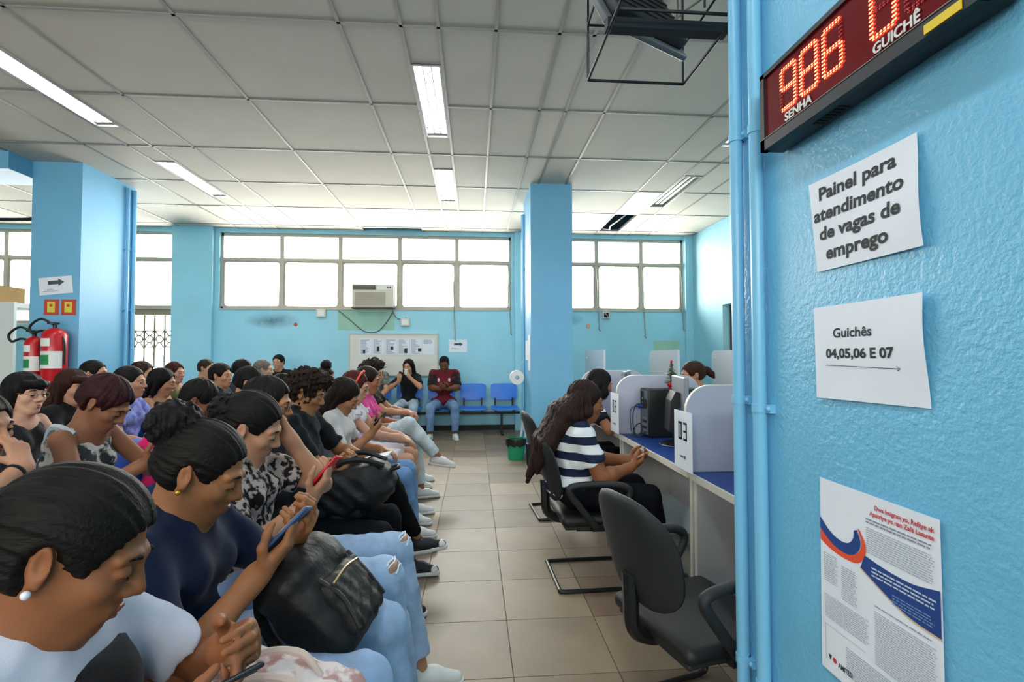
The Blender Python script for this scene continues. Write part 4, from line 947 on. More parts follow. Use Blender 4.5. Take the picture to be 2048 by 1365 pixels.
# ================================================================== PEOPLE: smooth implicit surfaces meshed by surface nets
f32 = np.float32
def V3(*a): return np.array(a if len(a) == 3 else a[0], float)
def unit(v): v = np.asarray(v, float); return v/max(1e-9, np.linalg.norm(v))
class S:
    """implicit shape: list of (kind, data, op, k)"""
    def __init__(s): s.p = []; s.lo = np.full(3, 1e9); s.hi = np.full(3, -1e9)
    def _g(s, c, r, op):
        if op == 'u': s.lo = np.minimum(s.lo, np.asarray(c)-r); s.hi = np.maximum(s.hi, np.asarray(c)+r)
    def cone(s, a, b, ra, rb, op='u', k=.02, clip=None):
        a, b = V3(a), V3(b); s._g(a, ra, op); s._g(b, rb, op); s.p.append(('c', (a, b, ra, rb), op, k, clip)); return s
    def chain(s, pts, rs, op='u', k=.02):
        for i in range(len(pts)-1): s.cone(pts[i], pts[i+1], rs[i], rs[i+1], op, k)
        return s
    def ell(s, c, r, R=None, op='u', k=.02, clip=None):
        c = V3(c); r = V3(r) if not np.isscalar(r) else V3(r, r, r); s._g(c, max(r), op); s.p.append(('e', (c, r, None if R is None else np.asarray(R, float)), op, k, clip)); return s
    def rbox(s, c, hs, R=None, r=.02, op='u', k=.02):
        c = V3(c); hs = V3(hs); s._g(c, float(np.linalg.norm(hs)), op); s.p.append(('b', (c, hs, np.eye(3) if R is None else np.asarray(R, float), r), op, k, None)); return s
    def half(s, pt, n, op='s', k=.01): s.p.append(('h', (V3(pt), unit(n)), op, k, None)); return s
    def ev(s, P, h):
        X0, Y0, Z0 = P; ax = (X0.ravel(), Y0.ravel(), Z0.ravel()); d = np.full((len(ax[0]), len(ax[1]), len(ax[2])), 10., f32)
        for kind, q, op, k, clip in s.p:
            if kind == 'h': sl = (slice(None),)*3
            else:
                if kind == 'c': lo = np.minimum(q[0]-q[2], q[1]-q[3]); hi = np.maximum(q[0]+q[2], q[1]+q[3])
                elif kind == 'b': e_ = np.abs(q[2])@q[1]; lo = q[0]-e_; hi = q[0]+e_
                else:
                    r = q[1]; e_ = r if q[2] is None else np.sqrt((q[2]**2)@(r**2)); lo = q[0]-e_; hi = q[0]+e_
                mg = k+3*h; sl = []
                for i in range(3):
                    i0 = int(np.searchsorted(ax[i], lo[i]-mg)); i1 = int(np.searchsorted(ax[i], hi[i]+mg)); sl.append(slice(i0, max(i1, i0)))
                sl = tuple(sl)
                if any(x.stop <= x.start for x in sl): continue
            X, Y, Z = ax[0][sl[0]][:, None, None], ax[1][sl[1]][None, :, None], ax[2][sl[2]][None, None, :]
            if kind == 'c':
                a, b, ra, rb = q; ab = b-a; L = max(1e-9, float(ab@ab))
                px, py, pz = X-f32(a[0]), Y-f32(a[1]), Z-f32(a[2])
                t = np.clip((px*f32(ab[0])+py*f32(ab[1])+pz*f32(ab[2]))*f32(1/L), 0, 1)
                e = np.sqrt((px-t*f32(ab[0]))**2+(py-t*f32(ab[1]))**2+(pz-t*f32(ab[2]))**2)-(f32(ra)+t*f32(rb-ra))
            elif kind == 'e':
                c, r, R = q; px, py, pz = X-f32(c[0]), Y-f32(c[1]), Z-f32(c[2])
                if R is not None:
                    R = R.astype(f32); px, py, pz = (R[0, 0]*px+R[1, 0]*py+R[2, 0]*pz), (R[0, 1]*px+R[1, 1]*py+R[2, 1]*pz), (R[0, 2]*px+R[1, 2]*py+R[2, 2]*pz)
                axx, ayy, azz = px*f32(1/r[0]), py*f32(1/r[1]), pz*f32(1/r[2]); k0 = np.sqrt(axx*axx+ayy*ayy+azz*azz)
                k1 = np.sqrt((axx*f32(1/r[0]))**2+(ayy*f32(1/r[1]))**2+(azz*f32(1/r[2]))**2)+f32(1e-6); e = k0*(k0-1)/k1
            elif kind == 'b':
                c, hs, R, r = q; R = R.astype(f32); px, py, pz = X-f32(c[0]), Y-f32(c[1]), Z-f32(c[2])
                qx = np.abs(R[0, 0]*px+R[1, 0]*py+R[2, 0]*pz)-f32(hs[0]-r); qy = np.abs(R[0, 1]*px+R[1, 1]*py+R[2, 1]*pz)-f32(hs[1]-r); qz = np.abs(R[0, 2]*px+R[1, 2]*py+R[2, 2]*pz)-f32(hs[2]-r)
                e = np.sqrt(np.maximum(qx, 0)**2+np.maximum(qy, 0)**2+np.maximum(qz, 0)**2)+np.minimum(np.maximum(qx, np.maximum(qy, qz)), 0)-f32(r)
            else:
                pt, n = q; e = (X-f32(pt[0]))*f32(n[0])+(Y-f32(pt[1]))*f32(n[1])+(Z-f32(pt[2]))*f32(n[2])
            if clip is not None:
                for pt, n in clip:
                    n = unit(n); e = np.maximum(e, (X-f32(pt[0]))*f32(n[0])+(Y-f32(pt[1]))*f32(n[1])+(Z-f32(pt[2]))*f32(n[2]))
            D = d[sl]
            if op == 's': e = -e
            hh = np.maximum(f32(k)-np.abs(D-e), 0)*f32(1/k)
            d[sl] = (np.minimum(D, e)-hh*hh*f32(k*.25)) if op == 'u' else (np.maximum(D, e)+hh*hh*f32(k*.25))
        return d
def wobble(seed, scale, amp, n=5, aniso=(1, 1, 1)):
    r = np.random.RandomState(seed); D = r.normal(size=(n, 3)); D /= np.linalg.norm(D, axis=1)[:, None]; D *= (2*PI/scale)*(.6+.8*r.rand(n))[:, None]*np.array(aniso); ph = r.rand(n)*6.28
    def f(P):
        X, Y, Z = P; o = 0
        for i in range(n): o = o+np.sin(X*f32(D[i, 0])+Y*f32(D[i, 1])+Z*f32(D[i, 2])+f32(ph[i]))
        return o*f32(amp/n**.5)
    return f
def polygonise(sh, h, disp=None):
    lo = sh.lo-2.5*h-.008; hi = sh.hi+2.5*h+.008
    ax = [np.arange(lo[i], hi[i]+h, h, dtype=f32) for i in range(3)]
    P = (ax[0][:, None, None], ax[1][None, :, None], ax[2][None, None, :])
    d = sh.ev(P, h)
    if disp is not None:
        I, J, K = np.nonzero(np.abs(d) < 2*h+.02)
        d[I, J, K] += disp((ax[0][I], ax[1][J], ax[2][K])).astype(f32)
    ins = d < 0
    c = [ins[i:ins.shape[0]-1+i, j:ins.shape[1]-1+j, k:ins.shape[2]-1+k] for i in (0, 1) for j in (0, 1) for k in (0, 1)]
    cnt = sum(x.astype(np.int8) for x in c); act = (cnt > 0) & (cnt < 8)
    I, J, K = np.nonzero(act); idx = np.full(act.shape, -1, np.int32); idx[I, J, K] = np.arange(len(I))
    pos = np.zeros((len(I), 3), f32); num = np.zeros(len(I), f32)
    cor = [(i, j, k) for i in (0, 1) for j in (0, 1) for k in (0, 1)]
    for a in range(8):
        for b in range(a+1, 8):
            A, B = cor[a], cor[b]
            if sum(abs(A[q]-B[q]) for q in range(3)) != 1: continue
            da = d[I+A[0], J+A[1], K+A[2]]; db = d[I+B[0], J+B[1], K+B[2]]; m = (da < 0) != (db < 0)
            t = np.where(m, da/(da-db+f32(1e-12)), 0)
            for q in range(3): pos[:, q] += np.where(m, A[q]+t*(B[q]-A[q]), 0)
            num += m
    pos /= num[:, None]
    Vv = np.stack([lo[0]+(I+pos[:, 0])*h, lo[1]+(J+pos[:, 1])*h, lo[2]+(K+pos[:, 2])*h], 1)
    Fs = []
    for axis in range(3):
        sl0 = [slice(None)]*3; sl1 = [slice(None)]*3; sl0[axis] = slice(0, -1); sl1[axis] = slice(1, None)
        a = ins[tuple(sl0)]; b = ins[tuple(sl1)]; m = a != b
        e = np.nonzero(m); e = [x.copy() for x in e]; u, v = (axis+1) % 3, (axis+2) % 3
        ok = (e[u] > 0) & (e[v] > 0) & (e[u] < act.shape[u]) & (e[v] < act.shape[v]); e = [x[ok] for x in e]
        def cell(du, dv):
            q = [e[0], e[1], e[2]]; q[u] = q[u]-du; q[v] = q[v]-dv; return idx[q[0], q[1], q[2]]
        q = np.stack([cell(1, 1), cell(0, 1), cell(0, 0), cell(1, 0)], 1); fl_ = ~a[e[0], e[1], e[2]]
        q[fl_] = q[fl_][:, ::-1]; Fs.append(q)
    return Vv, np.concatenate(Fs)
class Pieces:
    def __init__(s): s.V = []; s.F = []; s.n = 0
    def add(s, VF): s.V.append(VF[0]); s.F.append(VF[1]+s.n); s.n += len(VF[0]); return s
    def build(s, name, m, parent, **kw):
        me = np_mesh(name, np.concatenate(s.V), np.concatenate(s.F), m); return add_obj(name, me, parent, **kw)
def rot(ax, deg):
    a = math.radians(deg); c, s = math.cos(a), math.sin(a)
    return {'x': np.array([[1, 0, 0], [0, c, -s], [0, s, c]]), 'y': np.array([[c, 0, s], [0, 1, 0], [-s, 0, c]]), 'z': np.array([[c, -s, 0], [s, c, 0], [0, 0, 1]])}[ax]
def ik(a, c, la, lb, pole):
    a, c = V3(a), V3(c); d = c-a; L = np.linalg.norm(d); L2 = min(L, (la+lb)*.998); c = a+d*(L2/L)
    x = (la*la-lb*lb+L2*L2)/(2*L2); hgt = math.sqrt(max(0, la*la-x*x)); u = unit(d); p = V3(pole); p = unit(p-u*(p@u)); return a+u*x+p*hgt, c
def skin_mat(c):
    k = 'skin_'+c.lstrip('#')
    if k in MATS: return MATS[k]
    m = mat(k, c, .55, var=.09, vscale=16, bump=.06, bscale=260, spec=.28); p = m.node_tree.nodes['Principled BSDF']; p.inputs['Subsurface Weight'].default_value = 0.0; return m
def hair_mat(c, stretch=(1, 1, .18)):
    cc = '#%02x%02x%02x' % tuple(int(int(c.lstrip('#')[i:i+2], 16)*.78) for i in (0, 2, 4))
    return mat('hair_%s_%s' % (c.lstrip('#'), '%d_%d' % (stretch[0]*100, stretch[2]*100)), cc, .58, var=.5, vscale=170, bump=.6, bscale=300, spec=.16, stretch=stretch)
def cloth_mat(c, c2=None, vs=30, name=None):
    if c2: return mat('cloth_%s_%s_%d' % (c.lstrip('#'), c2.lstrip('#'), vs), c, .85, color2=c2, var=.46, vscale=vs, bump=.15, bscale=300, spec=.2)
    return mat('cloth_'+c.lstrip('#'), c, .85, var=.06, vscale=9, bump=.2, bscale=350, spec=.2, sheen=.1)
def jeans_mat(c): return mat('denim_'+c.lstrip('#'), c, .9, var=.24, vscale=9, bump=.5, bscale=260, spec=.1, detail=8)
def stripe_mat(name, c1, c2, period, frac=.5, axis=2, off=0.0):
    if name in MATS: return MATS[name]
    m = mat(name, c1, .85, bump=.15, bscale=350, spec=.2); nt = m.node_tree; p = nt.nodes['Principled BSDF']
    tc = nt.nodes.new('ShaderNodeTexCoord'); sp = nt.nodes.new('ShaderNodeSeparateXYZ'); nt.links.new(tc.outputs['Object'], sp.inputs[0])
    src = sp.outputs[axis]
    a = nt.nodes.new('ShaderNodeMath'); a.operation = 'ADD'; a.inputs[1].default_value = off+10*period; nt.links.new(src, a.inputs[0])
    b = nt.nodes.new('ShaderNodeMath'); b.operation = 'MODULO'; b.inputs[1].default_value = period; nt.links.new(a.outputs[0], b.inputs[0])
    g = nt.nodes.new('ShaderNodeMath'); g.operation = 'GREATER_THAN'; g.inputs[1].default_value = period*frac; nt.links.new(b.outputs[0], g.inputs[0])
    x = nt.nodes.new('ShaderNodeMix'); x.data_type = 'RGBA'; x.inputs['A'].default_value = lin(c1); x.inputs['B'].default_value = lin(c2); nt.links.new(g.outputs[0], x.inputs['Factor']); nt.links.new(x.outputs['Result'], p.inputs['Base Color'])
    return m
m_eye = mat('eye_white', '#d8d2ca', .2); m_iris = mat('eye_dark', '#1a110c', .15)

def hand_shape(sh, Wp, fd, dors, ts, curl=.35, thumb=.4, s=1.0, k=.006, spread=.0):
    ex = unit(fd); ez = V3(dors); ez = unit(ez-ex*(ez@ex)); ey = np.cross(ez, ex)
    P = lambda x, y, z: V3(Wp)+s*(ex*x+ey*(ts*y)+ez*z)
    sh.cone(P(-.02, 0, 0), P(.015, .0, 0), .026*s, .024*s, k=.02)
    fing = [(.085, .027, (.043, .026, .021), .0088), (.089, .009, (.047, .029, .022), .009), (.085, -.009, (.043, .027, .021), .0085), (.076, -.026, (.034, .021, .018), .0076)]
    for n_, (kx, ky, ln, r) in enumerate(fing):
        sh.cone(P(.01, ky*.6, 0), P(kx, ky, 0), .0165*s, .0125*s, k=.014)
        ang = 0; p = V3(kx, ky, 0.0); cc = curl if np.isscalar(curl) else curl[n_]
        pts = [P(*p)]; yaw_ = spread*(ky/.026)
        for l, a in zip(ln, (60, 75, 45)):
            ang += math.radians(a)*cc; p = p+np.array([l*math.cos(ang)*math.cos(yaw_), l*math.sin(yaw_)*1.0, -l*math.sin(ang)]); pts.append(P(*p))
        sh.chain(pts, [r*s*1.08, r*s, r*s*.92, r*s*.78], k=.004)
    t0 = V3(.022, .026, -.006); d1 = unit(V3(.55, .75*(1-thumb*.6), -.30-.4*thumb)); d2 = unit(V3(.85, .42*(1-thumb*1.2), -.25-.35*thumb)); d3 = unit(V3(.95, .15-.4*thumb, -.25-.2*thumb))
    a, b, c, e = t0, t0+d1*.042, t0+d1*.042+d2*.034, t0+d1*.042+d2*.034+d3*.027
    sh.chain([P(*a), P(*b), P(*c), P(*e)], [.016*s, .0115*s, .0100*s, .0082*s], k=.008)
    return ex, ey, ez

def head_shape(hd, Rm, g=1.0, lid=.5, fem=True, neck_to=None, jaw=1.0, nose=1.0):
    T = lambda x, y, z: V3(hd)+Rm@V3(x, y*g, z)
    sh = S()
    sh.ell(T(-.014, 0, .030), (.098, .076*g, .087), Rm, k=.03)
    sh.ell(T(.030, 0, -.038), (.060, .058*g, .078), Rm, k=.035)
    for s in (-1, 1):
        sh.cone(T(-.004, s*.050, -.048), T(.058, s*.016, -.099), .017*jaw, .015*jaw, k=.03)
        sh.ell(T(.066, s*.040, -.026), (.020, .020, .018), Rm, k=.03)
        sh.cone(T(.078, s*.046, .022), T(.090, s*.014, .024), .0085, .009, k=.018)
    sh.ell(T(.068, 0, -.098), (.018*jaw, .022*jaw, .017), Rm, k=.025)
    sh.ell(T(.070, 0, -.060), (.026, .030, .026), Rm, k=.022)
    for s in (-1, 1): sh.ell(T(.103, s*.031, -.001), (.020, .019, .014), Rm, 's', k=.014)
    sh.cone(T(.090, 0, .012), T(.112*1.0, 0, -.028), .0075*nose, .0110*nose, k=.014)
    for s in (-1, 1): sh.ell(T(.099, s*.0135*nose, -.033), (.012, .009*nose, .0085), Rm, k=.010)
    # lids
    for s in (-1, 1):
        n = Rm@unit(V3(.25, 0, -1)); pt = T(.083, s*.031, .002-.010*lid)
        sh.ell(T(.0815, s*.031, .000), (.0145, .0165, .0140), Rm, k=.004, clip=[(pt, n)])
        sh.ell(T(.0812, s*.031, -.001), (.0142, .016, .0135), Rm, k=.004, clip=[(T(.083, s*.031, -.0085), Rm@V3(0, 0, 1))])
    # lips bulge and chin crease
    sh.ell(T(.092, 0, -.062), (.010, .022, .0062), Rm, k=.008); sh.ell(T(.090, 0, -.074), (.010, .019, .0068), Rm, k=.008)
    # ears
    for s in (-1, 1):
        Re = Rm@rot('y', -12)@rot('z', s*22)
        sh.ell(T(-.010, s*.079, -.002), (.019, .0075, .031), Re, k=.008); sh.ell(T(-.006, s*.086, .002), (.010, .006, .017), Re, 's', k=.006)
        sh.ell(T(-.004, s*.076, -.028), (.010, .006, .009), Re, k=.008)
    if neck_to is not None:
        sh.cone(T(-.030, 0, -.050), neck_to, .052 if fem else .060, .056 if fem else .066, k=.03)
    return sh, T
def face_parts(T, Rm, root, skin, lips_c, brow_c, lid, res, brow=True, g=1.0):
    for s in (-1, 1):
        c = T(.0800, s*.031, .000); r = .0128; n = 8; Vv = []; Ff = []; mi = []
        gz = Rm@unit(V3(1, s*.03, -.45*lid))
        u = unit(np.cross(gz, V3(0, 1, .1))); v = np.cross(gz, u)
        for i in range(n+1):
            a = PI*i/n
            for k in range(12):
                b = 2*PI*k/12; Vv.append(c+r*(gz*math.cos(a)+(u*math.cos(b)+v*math.sin(b))*math.sin(a)))
        for i in range(n):
            for k in range(12): Ff.append((i*12+k, i*12+(k+1) % 12, (i+1)*12+(k+1) % 12, (i+1)*12+k)); mi.append(1 if i < 2 else 0)
        me = np_mesh('eye', Vv, Ff, [m_eye, m_iris]); me.polygons.foreach_set('material_index', np.array(mi, np.int32)); add_obj('eye', me, root)
        if brow:
            sb = S(); sb.chain([T(.0945, s*.013, .0225), T(.0965, s*.026, .0275), T(.0880, s*.046, .0245)], [.0032, .0036, .0018], k=.004)
            Pieces().add(polygonise(sb, .0028 if res < 2 else .004)).build('eyebrow', hair_mat(brow_c), root)
            sl = S(); z = .002-.0105*lid
            sl.chain([T(.0925, s*.019, z-.001), T(.0962, s*.030, z-.0015), T(.0905, s*.0445, z)], [.0013, .0016, .0012], k=.002)
            if res < 2: Pieces().add(polygonise(sl, .0016)).build('eyelashes', m_iris, root)
    lp = S(); lp.chain([T(.0895, -.020, -.0672), T(.0995, -.006, -.0615), T(.0995, .006, -.0615), T(.0895, .020, -.0672)], [.003, .0052, .0052, .003], k=.003)
    lp.chain([T(.0885, -.018, -.0690), T(.0965, 0, -.0745), T(.0885, .018, -.0690)], [.003, .0062, .003], k=.002)
    Pieces().add(polygonise(lp, .0026 if res < 2 else .004)).build('lips', mat('lips_'+lips_c.lstrip('#'), lips_c, .35), root)

def strands(T, Rm, seed, style):
    c0 = T(-.018, 0, .03); r = np.random.RandomState(seed); ph = r.rand(4)*6.28; back = style in ('tied', 'pony', 'bun')
    def f(P):
        X, Y, Z = P[0]-f32(c0[0]), P[1]-f32(c0[1]), P[2]-f32(c0[2]); Rt = Rm.T.astype(f32)
        x, y, z = (Rt[0, 0]*X+Rt[0, 1]*Y+Rt[0, 2]*Z), (Rt[1, 0]*X+Rt[1, 1]*Y+Rt[1, 2]*Z), (Rt[2, 0]*X+Rt[2, 1]*Y+Rt[2, 2]*Z)
        if back: a = np.arctan2(y, z+f32(.03)); b = x
        else: a = np.arctan2(y, x+f32(.03)); b = z
        q = np.sin(a*23+b*9+f32(ph[0]))+np.sin(a*37-b*14+f32(ph[1]))*.8+np.sin(a*57+b*20+f32(ph[2]))*.6
        if not back: q = q+1.6*np.sin(a*9+b*30+f32(ph[3]))
        return q*f32(.0011 if back else .0013)
    return f
def hair(T, Rm, style, col, root, res, seed=1, length=.3, back=None, volume=1.0, col2=None, parts=None):
    """style flags: short, curly, bun, long, bob, pony, tied, fringe, buzz, afro"""
    h = (.0038, .005, .0075)[res]; sh = S(); v = volume
    cap = .004 if style in ('buzz',) else .0095*v
    if style in ('curly', 'afro'): cap = .024*v
    if style in ('bun', 'tied', 'pony'): cap = .009*v
    if style == 'cropped': cap = .009*v
    sh.ell(T(-.018, 0, .034), (.099+cap, .079+cap, .088+cap), Rm, k=.02)
    sh.ell(T(-.040, 0, -.025), (.070+cap, .064+cap, .055+cap), Rm, k=.03)
    if style == 'curly': sh.ell(T(.035, 0, .105), (.085, .085, .045), Rm, k=.03)
    if style in ('long', 'bob'):
        for s in (-1, 1): sh.cone(T(-.005, s*.073, .02), T(-.020, s*.078, -.10), .026, .028, k=.03)
    # cut away the face
    z_line = .052 if style != 'fringe' else .03
    sh.ell(T(.115, 0, -.018), (.086, .073 if style in ('long', 'bob', 'fringe') else .088, .094), Rm, 's', k=.012)
    if style in ('bun', 'tied', 'pony', 'buzz', 'cropped', 'short', 'curly', 'afro'):
        for s in (-1, 1): sh.ell(T(.022, s*.095, -.055), (.052, .04, .070), Rm, 's', k=.012)
        sh.half(T(0, 0, -.072), Rm@unit(V3(-.35, 0, -1)), 'i', k=.02)
        for s in (-1, 1): sh.ell(T(-.004, s*.090, -.010), (.027, .022, .040), Rm, 's', k=.008)
    if style == 'fringe':
        sh.chain([T(.074, -.05, .062), T(.098, 0, .058), T(.074, .05, .062)], [.024, .026, .024], k=.02)
        for s in (-1, 1): sh.cone(T(-.005, s*.076, .03), T(-.01, s*.083, -.11), .025, .026, k=.03)
    if style == 'bun':
        c = back or (-.115, 0, .085); bun_ = S(); bun_.ell(T(*c), (.064*v, .068*v, .060*v), Rm, k=.02); bun_.cone(T(*c), T(c[0]*.6, 0, c[2]*.6), .045*v, .05*v, k=.03)
    if style == 'pony':
        c = [T(*q) for q in (back or [(-.10, 0, .03), (-.16, 0, .0), (-.19, 0, -.10), (-.18, 0, -.20)])]; sh.chain(c, [.03, .034, .028, .012], k=.02)
    disp = None; amp = {'curly': .011, 'afro': .008}.get(style, .0022)
    sc = {'curly': .030, 'afro': .03}.get(style, .02)
    disp = wobble(seed, sc, amp, 9) if style in ('curly', 'afro') else strands(T, Rm, seed, style)
    pc = Pieces().add(polygonise(sh, h, disp))
    if style == 'bun': pc.add(polygonise(bun_, h, wobble(seed+3, .022, .0045, 8)))
    if style in ('long', 'fringe', 'bob') and parts is not None:
        s2 = S()
        for pts, rs in parts: s2.chain([V3(p) for p in pts], rs, k=.03)
        r_ = wobble(seed+5, .020, .0026, 7, (1, 1, .06)); pc.add(polygonise(s2, h*1.25, r_))
    return pc.build('hair', hair_mat(col, (1, 1, .06) if style in ('long', 'fringe', 'bob') else (1, 1, .5) if style in ('curly', 'afro') else (.06, 1, .6)), root)

SHOE_SOLE = mat('shoe_sole_white', '#dcdcd8', .5)
def shoe(ank, toe_dir, col, root, res, sole='#dcdcd8', tilt=0.0, laces=False, high=False):
    """ank ankle joint, toe_dir horizontal-ish direction"""
    ex = unit(toe_dir); up = V3(0, 0, 1); ez = unit(up-ex*(up@ex)); ey = np.cross(ez, ex); R = np.stack([ex, ey, ez], 1)
    P = lambda x, y, z: V3(ank)+R@V3(x, y, z)
    h = (.006, .007, .010)[res]; sh = S()
    sh.cone(P(-.035, 0, -.045), P(.06, 0, -.040), .036, .036, k=.03); sh.cone(P(.05, 0, -.045), P(.15, 0, -.060), .038, .027, k=.03); sh.cone(P(-.012, 0, .03 if high else .0), P(-.01, 0, -.04), .042 if high else .038, .036, k=.03)
    sh.half(P(0, 0, -.068), -ez, 'i', k=.006); sh.lo -= 0
    o = Pieces().add(polygonise(sh, h)).build('shoe', mat('shoe_'+col.lstrip('#'), col, .55), root)
    so = S(); so.cone(P(-.038, 0, -.074), P(.05, 0, -.074), .041, .038, k=.02); so.cone(P(.05, 0, -.074), P(.152, 0, -.074), .040, .032, k=.02)
    so.half(P(0, 0, -.062), ez, 'i', k=.003); so.half(P(0, 0, -.088), -ez, 'i', k=.003)
    Pieces().add(polygonise(so, h)).build('sole', mat('sole_'+sole.lstrip('#'), sole, .5), o)
    if laces:
        tc = S(); tc.cone(P(.145, -.006, -.062), P(.145, .006, -.062), .0305, .0305, k=.01); tc.half(P(.132, 0, 0), -ex, 'i', k=.004); tc.half(P(0, 0, -.066), -ez, 'i', k=.004)
        Pieces().add(polygonise(tc, h)).build('toe_cap', SHOE_SOLE, o)
        b = MB()
        for k in range(5):
            q = [P(.035+k*.018, -.024, -.006-k*.009), P(.035+k*.018, 0, .004-k*.009), P(.035+k*.018, .024, -.006-k*.009)]
            b.tube(smooth_pts([tuple(a) for a in q], 3), .0038, 5)
        b.build('laces', SHOE_SOLE, o, kind='stuff')
    return o

def person(label, loc, rz=0.0, res=1, s=1.0, fem=True, g=1.0, hip=.545, head=(.02, 0, 1.16), hp=12, hy=0, hr=0,
           skin='#b07a58', hairc='#1a1310', style='short', hlen=.3, hargs=None, lips='#8c4a44', lid=.5,
           shirt='#222222', shirt_m=None, sleeve='short', neck='crew', pants='#26324a', pants_m=None, leg='long', shoes='#d8d8d4', laces=False, sole='#dcdcd8', high=False,
           R=None, Lh=None, legR=None, legL=None, bust=None, hunch=.05, sw=None, arms=True, legs=True, group=None, face=True, belly=0.0, headg=1.0, ls=1.0):
    """local frame: +x forward, +y left, origin on the floor below the hips. R / Lh = dict(w=wrist, pole=, fd=, dors=, curl=, thumb=)"""
    root = thing('person', label, 'person', (loc[0], loc[1], loc[2] if len(loc) > 2 else 0), rz, group)
    hres = (.0038, .0050, .0068)[res]; bres = (.009, .011, .015)[res]; ares = (.0055, .007, .010)[res]
    Rm = rot('z', hy)@rot('y', hp)@rot('x', hr)
    H = V3(0, 0, hip); hd = V3(head); sk = skin_mat(skin)
    S0 = hd+Rm@V3(-.030, 0, -.055); spine = unit(S0-H); N = S0-.075*unit(spine+.6*V3(-.25, 0, 1)); N = N+V3(-.012, 0, 0)
    mid = (H+N)/2+V3(-hunch, 0, 0); C = .12*H+.30*N+.58*mid+(N-H)*.16; up = unit(N-mid); lo_up = unit(mid-H)
    fw = unit(np.cross(V3(0, 1, 0), up)); lat = V3(0, 1, 0)
    Rc = np.stack([np.cross(lat, up), lat, up], 1); Rw = np.stack([np.cross(lat, lo_up), lat, lo_up], 1)
    sw = sw or (.138 if fem else .168)*(.5+.5*g)
    SH = {q: N-up*.055+lat*q*sw+Rc@V3(.006, 0, 0) for q in (-1, 1)}
    # ---------------- arms
    LA, LB = .275*s, .245*s; elbows = {}; wrists = {}; hands = {}
    spec = {-1: R, 1: Lh}
    for q in (-1, 1):
        d = spec[q] or dict(w=(.24, q*.13, .66)); pole = d.get('pole', (-.6, q*.9, -.6))
        e, w_ = ik(SH[q], d['w'], LA, LB, pole); elbows[q] = e; wrists[q] = w_
    ag = .75+.25*g if g > 1 else g
    if g > 1.15: ag = g*.98
    ntop = N+up*.005
    hs, T = head_shape(hd, Rm, headg, lid, fem, ntop)
    low = neck in ('scoop', 'tank')
    hs.cone(N, C+up*.02, .058, .080, k=.05); hs.cone(SH[-1], SH[1], .040 if low else .034, .040 if low else .034, k=.05)
    hs.ell(C, (.092, .118*g, .12), Rc, k=.04); hs.ell(mid+Rw@V3(0, 0, -.02), (.08, .105*g, .13), Rw, k=.05); hs.ell(H, (.09, .12*g, .08), k=.05)
    f_arm = 1.0 if fem else 1.12
    for q in (-1, 1):
        d = spec[q] or {}
        hs.cone(SH[q], elbows[q], .045*ag*f_arm, .036*ag*f_arm, k=.02); m1 = elbows[q]+(wrists[q]-elbows[q])*.28
        hs.cone(elbows[q], m1, .036*ag*f_arm, .0385*ag*f_arm, k=.02); hs.cone(m1, wrists[q], .0385*ag*f_arm, .0245*(.6+.4*ag), k=.02)
        fd = d.get('fd', unit(wrists[q]-elbows[q])); dors = d.get('dors', (0, 0, 1)); hsc = (.95 if fem else 1.04)
        fr_ = hand_shape(hs, wrists[q]+unit(fd)*.012, fd, dors, 1 if q == -1 else -1, d.get('curl', .35), d.get('thumb', .4), hsc)
        hs.cone(wrists[q]-unit(wrists[q]-elbows[q])*.03, wrists[q], .026*(.6+.4*ag), .024*(.6+.4*ag), k=.02); hands[q] = (wrists[q]+unit(fd)*.012, fr_)
    # ---------------- legs
    TL, SL = .43*s*ls, .42*s*ls; HJ = {q: H+V3(.01, q*.085*(.6+.4*g), -.01) for q in (-1, 1)}; kn = {}; an = {}
    for q, lg in ((-1, legR), (1, legL)):
        lg = lg or dict(a=(.46, q*.12, .09)); k_, a_ = ik(HJ[q], lg['a'], TL, SL, lg.get('pole', (.4, q*.1, 1.0))); kn[q] = k_; an[q] = a_
    lg_g = .8+.2*g
    if legs:
        for q in (-1, 1):
            bare = leg in ('shorts', 'skirt'); m1 = kn[q]+(an[q]-kn[q])*.3
            hs.cone(HJ[q], kn[q], (.072 if bare else .06)*lg_g, (.056 if bare else .045)*lg_g, k=.03)
            hs.cone(kn[q], m1, (.055 if bare else .045)*lg_g, (.056 if bare else .04)*lg_g, k=.03); hs.cone(m1, an[q], (.056 if bare else .04)*lg_g, .035, k=.03)
    body_o = Pieces().add(polygonise(hs, hres)).build('body', sk, root)
    if face: face_parts(T, Rm, root, sk, lips, hairc, lid, res, g=headg)
